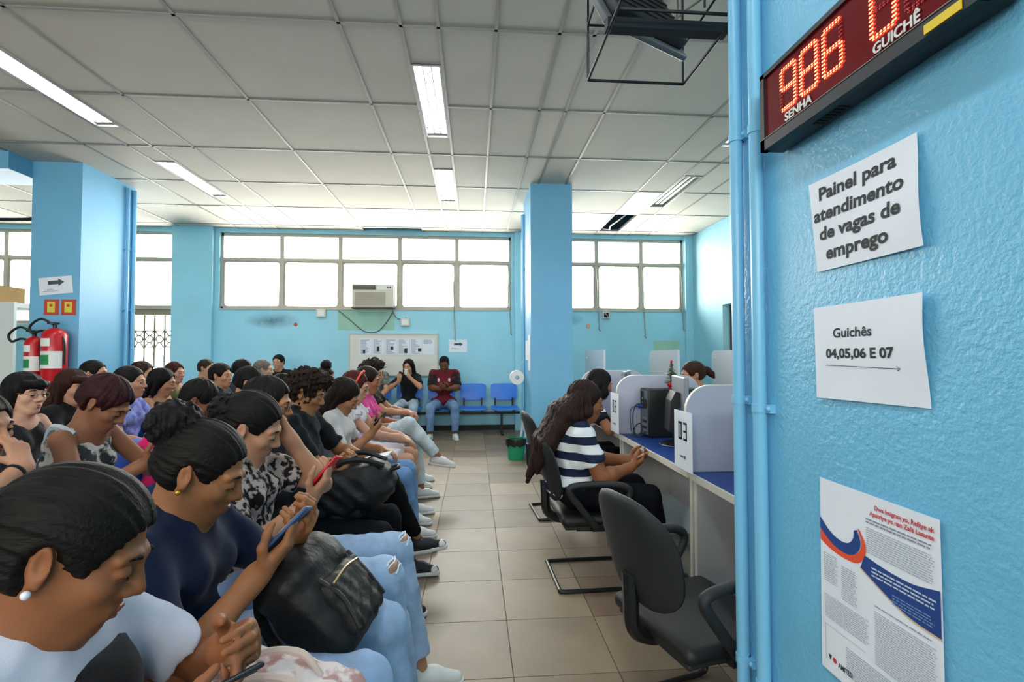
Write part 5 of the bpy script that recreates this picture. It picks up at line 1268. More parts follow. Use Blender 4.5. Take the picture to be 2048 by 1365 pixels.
    # ---------------- pants
    if legs:
        pm = pants_m or jeans_mat(pants); pp = Pieces(); b = S(); w1_, w2_ = wobble(17, .09, .0030, 6), wobble(19, .035, .0016, 6, (1, .5, 1)); wr = lambda P_: w1_(P_)+w2_(P_)
        b.ell(H+V3(-.01, 0, .01), (.125+.02*belly*5, .165*g, .105), k=.05)
        for q in (-1, 1):
            if leg == 'skirt':
                b.cone(HJ[q], HJ[q]+(kn[q]-HJ[q])*.88, .095*lg_g, .088*lg_g, k=.10, clip=[(HJ[q]+(kn[q]-HJ[q])*.86, unit(kn[q]-HJ[q]))]); continue
            if leg == 'shorts':
                b.cone(HJ[q], HJ[q]+(kn[q]-HJ[q])*.75, .095*lg_g, .082*lg_g, k=.05, clip=[(HJ[q]+(kn[q]-HJ[q])*.72, unit(kn[q]-HJ[q]))]); continue
            b.cone(HJ[q], kn[q], .092*lg_g, .066*lg_g, k=.035)
            m1 = kn[q]+(an[q]-kn[q])*.35; e1 = kn[q]+(an[q]-kn[q])*.90
            b.cone(kn[q], m1, .066*lg_g, .062*lg_g, k=.03); b.cone(m1, an[q], .062*lg_g, .052, k=.02, clip=[(e1, unit(an[q]-kn[q]))])
        pp.add(polygonise(b, bres, wr)); pp.build('trousers' if leg == 'long' else leg, pm, root)
        for q, lg in ((-1, legR), (1, legL)):
            lg = lg or {}; shoe(an[q], lg.get('toe', (1, q*.15, 0)), shoes, root, res, sole, laces=laces, high=high)
    # ---------------- shirt
    sm = shirt_m or cloth_mat(shirt); b = S(); e_ = .013
    b.ell(H+lo_up*.03+V3(-.005, 0, 0), (.118+e_+belly, .150*g+e_, .10), Rw, k=.05)
    b.ell(mid+Rw@V3(.012+belly, 0, -.02), (.100+e_+belly*.8, .128*g+e_, .13), Rw, k=.06)
    b.ell(C, (.100+e_, (.128 if fem else .148)*g+e_, .125), Rc, k=.06)
    if bust is None: bust = .045 if fem else 0
    if bust:
        for q in (-1, 1): b.ell(C+Rc@V3(.078, q*.062*g, -.02), (.045+bust*.55, .058, .058), Rc, k=.04)
    if neck == 'tank':
        for q in (-1, 1): b.cone(C+Rc@V3(0, q*.085, .05), N-up*.04+lat*q*.085, .07, .032, k=.03)
        b.ell(N+Rc@V3(.05, 0, .02), (.085, .075, .10), Rc, 's', k=.015)
        for q in (-1, 1): b.ell(SH[q]+lat*q*.045-up*.01, (.075, .06, .085), Rc, 's', k=.02)
    else:
        for q in (-1, 1): b.cone(N-up*.032+lat*q*.055, SH[q], .050, .044*ag+e_*.6, k=.05)
        b.cone(C, N-up*.02, .10, .062, k=.05)
        if sleeve != 'none':
            for q in (-1, 1):
                axis = unit(elbows[q]-SH[q]); fr2 = {'short': .68, 'cap': .45, 'half': .85, 'long': 1}[sleeve]
                if sleeve == 'long':
                    b.cone(SH[q], elbows[q], .046*ag+e_, .040*ag+e_, k=.03); a2 = unit(wrists[q]-elbows[q]); b.cone(elbows[q], wrists[q], .042*ag+e_, .030+e_*.6, k=.02, clip=[(wrists[q]-a2*.01, a2)])
                else:
                    p2 = SH[q]+(elbows[q]-SH[q])*(fr2+.25); b.cone(SH[q], p2, .045*ag+e_, .045*ag+e_*1.3, k=.03, clip=[(SH[q]+(elbows[q]-SH[q])*fr2, axis)])
        if neck == 'scoop': b.ell(N+Rc@V3(.055, 0, -.012), (.072, .090, .075), Rc, 's', k=.012)
        else: b.cone(N-up*.03, N+up*.12+fw*.03, .052, .066, 's', k=.01) if neck == 'open' else None
    b.half(N+up*.045+fw*.0, unit(up*1+Rc@V3(-.25, 0, 0)), 'i', k=.012)
    Pieces().add(polygonise(b, bres, (lambda a_, c_: (lambda P_: a_(P_)+c_(P_)))(wobble(29, .09, .0045, 6), wobble(31, .04, .0018, 6, (1, .6, .6))))).build('shirt', sm, root)
    # ---------------- hair
    if style:
        hp_ = None
        ha = dict(hargs or {})
        if style in ('long', 'fringe', 'bob') and 'parts' not in ha:
            Lh_ = hlen; bk = T(-.075, 0, -.02); e1 = N+Rc@V3(-.085, 0, -.02); d = -up; parts = []
            for q in (-1, 0, 1):
                a0 = T(-.055, q*.045, .0); a1 = N+Rc@V3(-.075, q*.055, .0); a2 = N+Rc@V3(-.125, q*.065, 0)-up*max(.01, Lh_-.1); parts.append(([a0, a1, a2], [.052, .05, .028]))
            ha['parts'] = parts
        hair(T, Rm, style, hairc, root, res, seed=int(abs(loc[0]*37+loc[1]*101)) % 997, **ha)
    info = dict(root=root, T=T, Rm=Rm, N=N, C=C, Rc=Rc, SH=SH, el=elbows, wr=wrists, hands=hands, kn=kn, an=an, up=up, lat=lat, H=H, mid=mid)
    bpy.context.view_layer.update()
    return info
def to_world(info, p): return np.array(info['root'].matrix_world @ Vector(p))

m_phone = mat('phone_black', '#101114', .25); m_phone_s = mat('phone_screen_glass', '#1b2430', .08)
def phone(label, info, q, case='#15161a', along=.085, off=.020, size=(.15, .074, .009), twist=0.0, lift=0.0, lat_=0.0):
    """smartphone lying in the palm of hand q"""
    W_, (ex, ey, ez) = info['hands'][q]
    Rz = Matrix(info['root'].matrix_world.to_3x3()); 
    R3 = np.stack([ex, ey, ez], 1)@rot('z', twist)@rot('y', lift); c = W_+ex*along-ez*off+ey*lat_
    M3 = np.array(Rz)@R3; cw = np.array(info['root'].matrix_world@Vector(c))
    t = thing('smartphone', label, 'phone', tuple(cw), 0)
    M = Matrix(((M3[0, 0], M3[0, 1], M3[0, 2], 0), (M3[1, 0], M3[1, 1], M3[1, 2], 0), (M3[2, 0], M3[2, 1], M3[2, 2], 0), (0, 0, 0, 1)))
    a, b_, c_ = size
    MB().rbox(-a/2, a/2, -b_/2, b_/2, -c_/2, c_/2, .0042, M=M).build('case', mat('phone_case_'+case.lstrip('#'), case, .35), t)
    MB().box(-a/2+.004, a/2-.004, -b_/2+.004, b_/2-.004, -c_/2-.0006, -c_/2, M=M).build('screen', m_phone_s, t)
    MB().rbox(a/2-.035, a/2-.010, -b_/2+.008, -b_/2+.030, c_/2-.001, c_/2+.0015, .0006, M=M, seg=1).build('camera_bump', m_phone, t)
    return t
# ================================================================== THE PEOPLE IN THE PHOTOGRAPH
def glasses(info, col='#2a2420'):
    T = info['T']; b = MB()
    for s in (-1, 1):
        pts = [tuple(T(.104, s*.033+.021*math.cos(a), -.002+.016*math.sin(a))) for a in [k*2*PI/14 for k in range(14)]]; b.tube(pts, .0016, 5, closed=True)
        b.tube([tuple(T(.100, s*.054, .004)), tuple(T(.0, s*.084, .010))], .0015, 5)
    b.tube([tuple(T(.106, -.012, .002)), tuple(T(.108, 0, .004)), tuple(T(.106, .012, .002))], .0016, 5); b.build('glasses', mat('glasses_'+col.lstrip('#'), col, .3), info['root'])
def earring(info, q, col, r=.007, hoop=False):
    c = info['T'](-.004, q*.086, -.040); MB().sphere(tuple(c), r, 7).build('earring', mat('earring_'+col.lstrip('#'), col, .25, metal=.8 if col != '#e4e4e8' else 0.1), info['root'])
def headband(info, col):
    T = info['T']; b = MB(); b.tube([tuple(T(.012+.018*math.sin(a), -.094*math.cos(a), .035+.105*math.sin(a))) for a in [k*PI/12 for k in range(13)]], .009, 7); b.build('headband', mat('band_'+col.lstrip('#'), col, .5), info['root'])
def patch(info, name, c, r, R, m, res=.006):
    sh = S(); sh.ell(c, r, R); Pieces().add(polygonise(sh, res)).build(name, m, info['root'])
def backpack(label, loc, M3, size, col='#17191b', zipc='#6b6a60', strap=True):
    """size = (depth, width, height); M3 columns = depth, width, height axes in world"""
    t = thing('backpack', label, 'backpack', loc); a, b_, c = size; M3 = np.asarray(M3, float); W_ = lambda x, y, z: M3@V3(x, y, z)
    m = mat('bag_'+col.lstrip('#'), col, .55, var=.3, vscale=16, bump=.7, bscale=55, spec=.35)
    sh = S(); sh.rbox(W_(0, 0, -c*.06), (a*.46, b_*.47, c*.42), M3, a*.30); sh.ell(W_(0, 0, c*.26), (a*.42, b_*.43, c*.26), M3, k=.06)
    Pieces().add(polygonise(sh, .007, wobble(41, .06, .0045, 8))).build('bag_body', m, t)
    p = S(); p.rbox(W_(a*.42, 0, -c*.16), (a*.20, b_*.36, c*.26), M3, .03)
    po = Pieces().add(polygonise(p, .007, wobble(43, .05, .003, 7))).build('front_pocket', m, t)
    for s_ in (-1, 1): MB().tube(smooth_pts([tuple(W_(a*.50, s_*b_*.34, c*.12)), tuple(W_(a*.60, s_*b_*.30, -c*.10)), tuple(W_(a*.58, s_*b_*.34, -c*.36))], 5), .006, 5).build('seam_piping', m, po)
    zp = smooth_pts([tuple(W_(a*.60, -b_*.30, c*.02)), tuple(W_(a*.63, 0, c*.045)), tuple(W_(a*.60, b_*.30, c*.02))], 6)
    MB().tube(zp, .004, 5).build('zipper', mat('zip_'+zipc.lstrip('#'), zipc, .35, metal=.6), t)
    MB().tube(smooth_pts([tuple(W_(0, -b_*.40, c*.05)), tuple(W_(.0, -b_*.22, c*.42)), tuple(W_(0, 0, c*.50)), tuple(W_(0, b_*.22, c*.42)), tuple(W_(0, b_*.40, c*.05))], 6), .005, 5).build('zipper', mat('zip_'+zipc.lstrip('#'), zipc, .35, metal=.6), t)
    MB().tube(smooth_pts([tuple(W_(-a*.2, -.03, c*.44)), tuple(W_(-a*.2, -.03, c*.56)), tuple(W_(-a*.2, .03, c*.56)), tuple(W_(-a*.2, .03, c*.44))], 5), .009, 6).build('carry_handle', m, t)
    if strap:
        for s in (-1, 1): MB().tube(smooth_pts([tuple(W_(-a*.35, s*b_*.22, c*.42)), tuple(W_(-a*.62, s*b_*.30, c*.15)), tuple(W_(-a*.60, s*b_*.34, -c*.2)), tuple(W_(-a*.3, s*b_*.36, -c*.42))], 5), .014, 6).build('shoulder_strap', m, t)
    return t
SKIN_D = '#7a4a30'; SKIN_M = '#9c6a49'; SKIN_L = '#c08d6d'; SKIN_P = '#cf9f83'
lap = lambda q, x=.30, z=.66: dict(w=(x, q*.11, z), fd=(.8, -q*.45, -.25), dors=(.15, 0, 1), curl=.35)
hold = lambda q, x=.38, y=.06, z=.80: dict(w=(x, q*y, z), fd=(.55, -q*.40, .62), dors=(.85, q*.15, -.52), curl=.45, thumb=.7, pole=(-.4, q*.8, -1))
ppl = {}
# ---- P1 foreground left: white top under black pinafore
p = ppl['p1'] = person('woman in white top and black pinafore looking down at her phone, nearest the camera', (-.73, .88), 0, res=0, ls=1.08, skin='#8a5535', hairc='#15100d', style='tied', hargs=dict(volume=1.5),
    head=(.085, -.02, 1.035), hp=25, hy=14, hr=-4, lid=.85, shirt='#c9cbd8', neck='crew', sleeve='short', pants_m=cloth_mat('#d8cfc8', '#b38d86', 26), lips='#8a3f45', bust=.06, g=1.12,
    R=dict(w=(.25, -.10, .765), fd=(.70, .50, .25), dors=(.35, -.35, -.8), curl=.5, thumb=.5, pole=(-.3, -.9, -.8)), Lh=dict(w=(.27, .09, .81), fd=(.65, -.45, .35), dors=(.75, .35, .2), curl=.55, thumb=.5, pole=(-.3, .9, -.8)), shoes='#ccaaaa', laces=False)
phone('black phone held by the woman in the white top', p, -1, '#17181d', along=.085, off=.026, lift=-6)
earring(p, -1, '#e4e4e8', .0065)
b = S(); C_, Rc_, mid_, H_ = p['C'], p['Rc'], p['mid'], p['H']
b.ell(C_, (.122, .172, .135), Rc_, k=.06); b.ell(mid_+V3(.012, 0, -.02), (.124, .168, .14), Rc_, k=.06); b.ell(H_+V3(.02, 0, .03), (.150, .20, .12), k=.06)
for q in (-1, 1): b.ell(C_+Rc_@V3(.082, q*.068, -.02), (.085, .066, .066), Rc_, k=.04)
b.half(C_+Rc_@V3(.05, 0, .015), unit(Rc_@V3(-.8, 0, 1)), 'i', k=.012)
Pieces().add(polygonise(b, .009, wobble(5, .09, .003))).build('pinafore', cloth_mat('#121317'), p['root'])
hs_ = S(); T = p['T']; hs_.chain([T(-.105, 0, .01), T(-.15, 0, -.03), T(-.175, .0, -.10), T(-.17, 0, -.16)], [.055, .062, .052, .025], k=.03); Pieces().add(polygonise(hs_, .006, wobble(8, .018, .003, 7, (1, 1, .2)))).build('ponytail', hair_mat('#15100d'), p['root'])
t = thing('floral_bag', 'pale pink patterned cloth bag on the lap at the bottom edge', 'bag', (-.37, .985, .665)); sh = S(); sh.rbox((0, 0, 0), (.15, .10, .075), rot('z', -10)@rot('y', 12), .05); Pieces().add(polygonise(sh, .008, wobble(3, .06, .005, 7))).build('bag_body', cloth_mat('#d9cdc8', '#b08a86', 22), t)
for q in (-1, 1): MB().tube(smooth_pts([(-.08, q*.03, .07), (-.04, q*.04, .10), (.03, q*.04, .095), (.07, q*.03, .055)], 5), .007, 6).build('bag_handle', cloth_mat('#c9b4a8'), t)
# ---- P2 navy shirt, hair in puff
p = ppl['p2'] = person('woman in navy shirt with a hair bun and gold earring, typing on a phone', (-.76, 1.36), 0, res=0, ls=1.12, skin='#9a6440', hairc='#17110e', style='bun', hargs=dict(back=(-.112, 0, .082), volume=1.0),
    head=(.05, 0, 1.05), hp=26, hy=8, lid=.85, shirt='#16203a', sleeve='short', pants='#9db6d4', lips='#96504a', bust=.05, g=1.08,
    R=dict(w=(.235, -.10, .815), fd=(.60, .25, .62), dors=(.80, -.1, -.58), curl=.5, thumb=.6, pole=(-.3, -.8, -1)), Lh=dict(w=(.27, .05, .845), fd=(.55, -.35, .62), dors=(.85, .25, -.4), curl=.55, thumb=.6, pole=(-.3, .9, -.9)),
    legR=dict(a=(.56, -.10, .09)), legL=dict(a=(.56, .12, .09)))
earring(p, -1, '#e0b23c', .007); phone('blue-edged phone held up by the woman in navy', p, -1, '#34507c', along=.10, off=.026)
backpack('dark leather backpack on the lap of the woman in navy', (-.42, 1.395, .70), rot('z', -8)@rot('y', -38), (.17, .27, .33), '#191817', '#8c7a52')
# ---- P3 patterned top, arm up, red phone, ripped jeans
p = ppl['p3'] = person('dark-haired person resting the head on one hand and holding a red phone', (-.82, 1.93), 0, res=0, ls=1.14, skin='#b98566', hairc='#14100f', style='bun', hargs=dict(back=(-.10, 0, .02), volume=1.0),
    head=(-.01, .0, 1.085), hp=26, hy=8, hr=6, lid=.8, shirt_m=cloth_mat('#1b1719', '#b9a9a0', 34), sleeve='short', pants='#a8c0de', lips='#8c4648', g=1.1,
    R=dict(w=(.22, -.07, .82), fd=(.62, .15, .72), dors=(.80, -.2, -.5), curl=.5, thumb=.5, pole=(-.3, -.7, -1)), Lh=dict(w=(.085, .115, 1.02), fd=(-.45, -.12, .85), dors=(.5, .85, .2), curl=.45, thumb=.2, pole=(1, .15, -.2)),
    legR=dict(a=(.58, -.10, .09)), legL=dict(a=(.60, .12, .09)))
phone('bright red phone held upright in the front row', p, -1, '#d8202f', along=.10, off=.024)
for q in (-1, 1):
    k_ = p['kn'][q]; n_k = unit(V3(.62, -.25, .75)); Rk = np.stack([n_k, unit(np.cross(V3(0, 1, 0), n_k)), np.zeros(3)], 1); Rk[:, 2] = np.cross(Rk[:, 0], Rk[:, 1])
    patch(p, 'knee_rip', k_+n_k*.052, (.026, .021, .042), Rk, skin_mat('#b98566'))
    for i_ in range(5):
        o_ = (i_-2)*.009; w_ = .040*math.sqrt(1-((i_-2)/3)**2); pts = [tuple(k_+n_k*(.071+.008*(1-j*j)-.002*abs(i_-2))+Rk[:, 1]*(o_+.004*math.sin(3*j+i_))+Rk[:, 2]*(j*w_)) for j in (-1, -.5, 0, .5, 1)]
        if i_ in (0, 1, 4): MB().tube(pts, .0035, 5).build('frayed_thread', cloth_mat('#dfe6ee'), p['root'])
# ---- P3b glasses, backpack on lap
p = ppl['p3b'] = person('person with glasses and maroon collar half hidden behind the red phone holder', (-.88, 2.48), 0, res=1, fem=False, skin='#a87450', hairc='#16120f', style='short', head=(-.12, .02, 1.12), hp=14, hy=6,
    shirt='#17181b', sleeve='long', pants='#15171b', R=dict(w=(.18, -.06, .76), fd=(.7, .3, .35), dors=(.4, -.3, -.7), curl=.55, thumb=.5), Lh=dict(w=(.20, .07, .77), fd=(.7, -.4, .3), dors=(.4, .4, -.6), curl=.6, thumb=.5), shoes='#1a1b1f')
glasses(p); phone('dark phone held low above the black backpack', p, -1, '#2a2c33', along=.085, off=.024)
MB().tube([tuple(p['N']+p['Rc']@V3(.066*math.cos(a), .070*math.sin(a), .012)) for a in [k*2*PI/16 for k in range(16)]], .012, 7, closed=True).build('collar', cloth_mat('#7a1626'), p['root'])
backpack('big black backpack lying on a lap in the front row', (-.58, 2.46, .715), rot('z', 4)@rot('y', 78), (.22, .30, .40), '#141517', '#3c3d40')
# ---- P4 curly hair, black clothes, crossed legs
p = ppl['p4'] = person('curly-haired person all in black with one leg crossed and white-capped sneakers', (-.95, 3.08), 0, res=0, fem=False, skin='#a3704c', hairc='#2b1c12', style='curly', hargs=dict(volume=.95), head=(-.06, 0, 1.125), hp=20, hy=2, lid=.7,
    shirt='#131417', sleeve='half', pants='#0f1013', R=dict(w=(.27, -.07, .69), fd=(.85, .35, -.1), dors=(.1, -.1, 1), curl=.4), Lh=dict(w=(.30, .10, .70), fd=(.85, -.4, -.05), dors=(.1, .2, 1), curl=.4),
    shoes='#14161c', laces=True, high=True, legR=dict(a=(.60, -.02, .24), pole=(.35, -.3, 1), toe=(1, .05, .12)), legL=dict(a=(.56, .02, .095), toe=(1, -.05, 0)), s=1.02)
MB().tube([tuple(p['N']+p['Rc']@V3(.058*math.cos(a)-.006, .062*math.sin(a), .03)) for a in [k*2*PI/16 for k in range(16)]], .022, 8, closed=True).build('high_collar', cloth_mat('#131417'), p['root'])
t = thing('paper_booklet', 'white folded paper resting on the black trousers of the curly-haired person', 'booklet', (-.60, 3.05, .735)); Mb = Matrix.Rotation(math.radians(-14), 4, 'Y')
MB().box(-.10, .10, -.075, .075, 0, .003, M=Mb).build('page', m_paper, t); MB().box(-.10, .10, -.075, .0, .004, .006, M=Mb @ Matrix.Rotation(math.radians(9), 4, 'X')).build('page', m_paper, t)
# ---- P5 long brown hair white tee
p = ppl['p5'] = person('girl with long brown hair and white tee looking down at a phone', (-.93, 3.60), 0, res=1, skin='#a87452', hairc='#2a1b14', style='long', hlen=.24, head=(.01, 0, 1.06), hp=34, hy=2, lid=.85, shirt='#d5d0cc', sleeve='short', pants='#6f93bd',
    R=dict(w=(.21, -.07, .80), fd=(.6, .2, .65), dors=(.8, -.2, -.5), curl=.5, thumb=.6, pole=(-.4, -.6, -1)), Lh=dict(w=(.24, .12, .66), fd=(.8, -.4, -.1), dors=(.1, .1, 1)), shoes='#dadad6', legR=dict(a=(.50, -.10, .09)), legL=dict(a=(.48, .10, .09)))
phone('dark phone in the hand of the girl with long brown hair', p, -1, '#24262e', along=.09, off=.022)
# ---- P6 headband, frilly white blouse, white skirt
p = ppl['p6'] = person('red-haired woman with glasses and orange headband in frilly white blouse', (-.97, 4.15), 0, res=1, skin='#c7947a', hairc='#5a1f19', style='bob', hlen=.10, head=(.0, 0, 1.095), hp=16, hy=0, shirt='#e2dde2', sleeve='cap', pants_m=cloth_mat('#e3dfe6'), leg='skirt',
    R=dict(w=(.36, -.05, .68), fd=(.85, .25, -.3), dors=(.2, -.1, 1)), Lh=dict(w=(.34, .09, .68), fd=(.85, -.35, -.25), dors=(.2, .1, 1)), shoes='#dedede')
glasses(p, '#6a4a3a'); headband(p, '#e0452f')
for q in (-1, 1):
    ax_ = unit(p['el'][q]-p['SH'][q]); c0 = p['SH'][q]+ax_*.10; u_ = unit(np.cross(ax_, V3(1, .3, .1))); v_ = np.cross(ax_, u_)
    MB().tube([tuple(c0+ax_*.012*math.sin(6*a)+(u_*math.cos(a)+v_*math.sin(a))*(.068+.008*math.sin(7*a))) for a in [k*2*PI/42 for k in range(42)]], .010, 5, closed=True).build('sleeve_frill', cloth_mat('#e2dde2'), p['root'])
t = thing('lilac_pouch', 'small lilac pouch on the lap beside the red-haired woman', 'pouch', (-.86, 3.90, .67)); sh = S(); sh.rbox((0, 0, 0), (.055, .05, .06), None, .03); Pieces().add(polygonise(sh, .007, wobble(3, .05, .003))).build('pouch_body', cloth_mat('#b79ad2'), t); MB().tube(smooth_pts([(-.03, 0, .055), (0, 0, .075), (.03, 0, .055)], 4), .004, 5).build('pouch_tie', cloth_mat('#d8c8e6'), t)
# ---- P7 pink tee, pale jeans, crossed leg
p = ppl['p7'] = person('person in hot pink tee and pale jeans with one leg crossed', (-1.0, 4.70), 0, res=1, skin='#a06a4c', hairc='#241712', style='tied', hargs=dict(volume=1.6), head=(.01, .02, 1.115), hp=8, hy=4, shirt='#e24a94', sleeve='short', pants='#c3d2d6',
    R=dict(w=(.27, -.03, .70), fd=(.8, .3, -.35), dors=(.2, -.1, 1)), Lh=dict(w=(.30, .12, .70), fd=(.8, -.4, -.3), dors=(.2, .1, 1)), shoes='#e4e4e0', legR=dict(a=(.66, .02, .40), pole=(.2, -.2, 1), toe=(1, .0, -.15)), legL=dict(a=(.50, .06, .09)))
MB().tube([tuple(p['wr'][-1]+unit(p['el'][-1]-p['wr'][-1])*.02+.030*(V3(0, 1, 0)*math.cos(a)+unit(np.cross(p['el'][-1]-p['wr'][-1], V3(0, 1, 0)))*math.sin(a))) for a in [k*2*PI/12 for k in range(12)]], .008, 6, closed=True).build('wristband', cloth_mat('#d8dbe0'), p['root'])
# ---- P8 black tee gold print, frizzy hair
p = ppl['p8'] = person('frizzy-haired person in black tee with gold print, hands clasped on the lap', (-1.06, 5.25), 0, res=1, skin='#b88465', hairc='#3a2a2c', style='curly', hargs=dict(volume=.9), head=(.0, 0, 1.16), hp=6, hy=-4, shirt_m=cloth_mat('#15161a', '#3b3424', 22), sleeve='short', pants='#22324c',
    R=dict(w=(.36, -.02, .75), fd=(.85, .3, -.2), dors=(.2, -.3, 1), curl=.6), Lh=dict(w=(.36, .06, .75), fd=(.85, -.35, -.15), dors=(.2, .3, 1), curl=.6), shoes='#e4e4e0')
# ---- second row
p = ppl['l1'] = person('person in black at the left edge with a hand over the mouth and dark wristband', (-1.83, 1.98), 0, res=1, skin='#b08066', hairc='#1a1512', style='long', hlen=.12, head=(.0, 0, 1.09), hp=8, hy=-4, shirt='#121216', sleeve='short', pants='#1c2029',
    R=dict(w=(.205, -.05, .945), fd=(-.45, .20, .85), dors=(.85, -.3, .4), curl=.6, thumb=.3, pole=(1, -.5, -.25)), Lh=lap(1))
c0 = p['wr'][-1]; ax_ = unit(p['el'][-1]-c0); u_ = unit(np.cross(ax_, V3(0, 1, 0))); v_ = np.cross(ax_, u_)
MB().tube([tuple(c0+ax_*.03+.031*(u_*math.cos(a)+v_*math.sin(a))) for a in [k*2*PI/14 for k in range(14)]], .007, 6, closed=True).build('wristband', cloth_mat('#14151b'), p['root'])
p = ppl['l4'] = person('woman with dark red hair and bare brown shoulders bent over her phone', (-1.84, 2.50), 0, res=1, skin='#8f5e44', hairc='#3a1518', style='short', hargs=dict(volume=1.5), head=(.09, 0, 1.125), hp=38, hy=4, lid=.85, shirt_m=cloth_mat('#33383c', '#bdb7b0', 20), neck='tank', sleeve='none', pants='#c9cdd2',
    R=dict(w=(.30, -.06, .84), fd=(.65, .25, .45), dors=(.7, -.2, -.6), curl=.5, thumb=.5, pole=(-.4, -.7, -1)), Lh=dict(w=(.32, .08, .83), fd=(.65, -.35, .45), dors=(.7, .2, -.6), curl=.5, thumb=.5), hunch=.09)
phone('pink phone held by the woman with dark red hair', p, -1, '#c99aa8', along=.095, off=.024)
MB().tube(smooth_pts([tuple(p['N']+p['Rc']@V3(.03, -.115, -.02)), tuple(p['N']+p['Rc']@V3(-.05, -.125, -.015)), tuple(p['N']+p['Rc']@V3(-.105, -.06, -.09)), tuple(p['N']+p['Rc']@V3(-.135, .02, -.20))], 6), .016, 6).build('bag_strap', mat('strap_pale_grey', '#aeb6ba', .6), p['root'])
p = ppl['l10'] = person('person in hot pink top bent forward in the second row', (-1.86, 3.20), 0, res=1, skin='#7d4d35', hairc='#14100e', style='short', head=(.14, .06, 1.07), hp=30, hy=10, shirt='#d81e63', sleeve='short', pants='#3a5274', R=lap(-1), Lh=lap(1), hunch=.12)
p = ppl['l14'] = person('dark-haired man in pale patterned tee in the second row, behind the red phone', (-1.78, 4.10), 0, res=1, fem=False, skin='#b17e5c', hairc='#120e0d', style='short', hargs=dict(volume=1.3), head=(-.0, 0, 1.13), hp=12, hy=6, shirt_m=cloth_mat('#d3d8de', '#56627a', 18), pants='#2b3a52', R=lap(-1), Lh=lap(1))
p = ppl['bun'] = person('person with a high dark hair bun in the second row', (-1.75, 6.0), 0, res=2, skin='#9c6a4c', hairc='#15100e', style='bun', hargs=dict(back=(-.03, 0, .145), volume=.95), head=(.0, 0, 1.09), hp=14, shirt='#33363c', pants='#2b3a52', R=lap(-1), Lh=lap(1))
p = ppl['r2c'] = person('person in grey shirt in the second row behind the curly-haired person', (-1.78, 4.85), 0, res=2, fem=False, skin='#a5714f', hairc='#191310', style='short', head=(-.02, 0, 1.05), hp=14, shirt='#4a4d55', pants='#2b3a52', R=lap(-1), Lh=lap(1))
# ---- third row
p = ppl['l2'] = person('woman with black fringe and glasses in dark off-shoulder top, third row', (-2.70, 3.18), 0, res=1, skin='#c89a82', hairc='#100d0d', style='fringe', hlen=.10, head=(.02, 0, 1.125), hp=4, hy=-12, shirt='#15151a', neck='tank', sleeve='none', pants='#20242e', R=lap(-1), Lh=lap(1)); glasses(p, '#8a6a54')
p = ppl['l3'] = person('young woman with reddish fringe in black, third row beside the glasses wearer', (-2.84, 3.72), 0, res=2, skin='#c6957c', hairc='#3d1d12', style='fringe', hlen=.2, head=(.02, 0, 1.13), hp=6, hy=-16, shirt='#131317', pants='#20242e', R=lap(-1), Lh=lap(1))
p = ppl['l6'] = person('person with tied dark hair in lavender blue tee, third row', (-2.76, 4.18), 0, res=2, skin='#b98769', hairc='#17120f', style='tied', head=(.02, 0, 1.14), hp=4, hy=8, shirt_m=cloth_mat('#8f97d4', '#6d74b8', 16), pants='#20242e', R=lap(-1), Lh=lap(1))
p = ppl['l7'] = person('long dark-haired woman in brown top with bare arms, third row', (-2.82, 4.72), 0, res=2, skin='#b07c5d', hairc='#120e0e', style='long', hlen=.30, head=(.0, 0, 1.11), hp=12, hy=10, shirt='#2c1d1b', neck='tank', sleeve='none', pants='#23405c', R=lap(-1), Lh=lap(1))
p = ppl['l11'] = person('man with swept dark hair turning slightly to the camera, third row', (-2.66, 5.40), 0, res=2, fem=False, skin='#b88664', hairc='#16110f', style='short', hargs=dict(volume=1.5), head=(.02, 0, 1.14), hp=2, hy=-10, shirt='#23282e', pants='#20242e', R=lap(-1), Lh=lap(1))
p = ppl['l13'] = person('person with dark cropped hair, third row from the aisle near the back', (-2.68, 5.95), 0, res=2, fem=False, skin='#a5714f', hairc='#17120f', style='short', head=(.02, 0, 1.18), hp=2, hy=14, shirt='#3b4048', pants='#20242e', R=lap(-1), Lh=lap(1))
p = ppl['l15'] = person('person with pale grey hair behind the curly-haired person, third row', (-2.68, 6.5), 0, res=2, fem=False, skin='#c29a82', hairc='#8c8378', style='short', head=(.02, 0, 1.17), hp=2, hy=10, shirt='#56595f', pants='#20242e', R=lap(-1), Lh=lap(1))
# ---- rear row
p = ppl['l5'] = person('woman with dark tied hair and white tee, rear row by the left pillar', (-3.62, 5.0), 0, res=2, skin='#b27f63', hairc='#15110f', style='tied', head=(.02, 0, 1.18), hp=0, hy=6, shirt='#d2d6da', pants='#20242e', R=lap(-1), Lh=lap(1))
p = ppl['l8'] = person('woman with brown hair, rear row under the barred window', (-3.58, 5.62), 0, res=2, skin='#b98a6c', hairc='#3a2415', style='short', hargs=dict(volume=1.5), head=(.02, 0, 1.16), hp=4, hy=0, shirt='#3c3a36', pants='#20242e', R=lap(-1), Lh=lap(1))
p = ppl['l9'] = person('woman with long auburn hair and olive sleeveless top, rear row', (-3.58, 6.2), 0, res=2, skin='#c4917a', hairc='#4a1f14', style='long', hlen=.22, head=(.02, 0, 1.15), hp=4, hy=-14, shirt='#5b5c3c', neck='tank', sleeve='none', pants='#20242e', R=lap(-1), Lh=lap(1))
p = ppl['l12'] = person('light-skinned person mostly hidden, rear row nearest the back wall', (-3.58, 6.9), 0, res=2, fem=False, skin='#c4957a', hairc='#3a2a1e', style='buzz', head=(.02, 0, 1.18), hp=2, hy=-6, shirt='#6b5a48', pants='#20242e', R=lap(-1), Lh=lap(1))
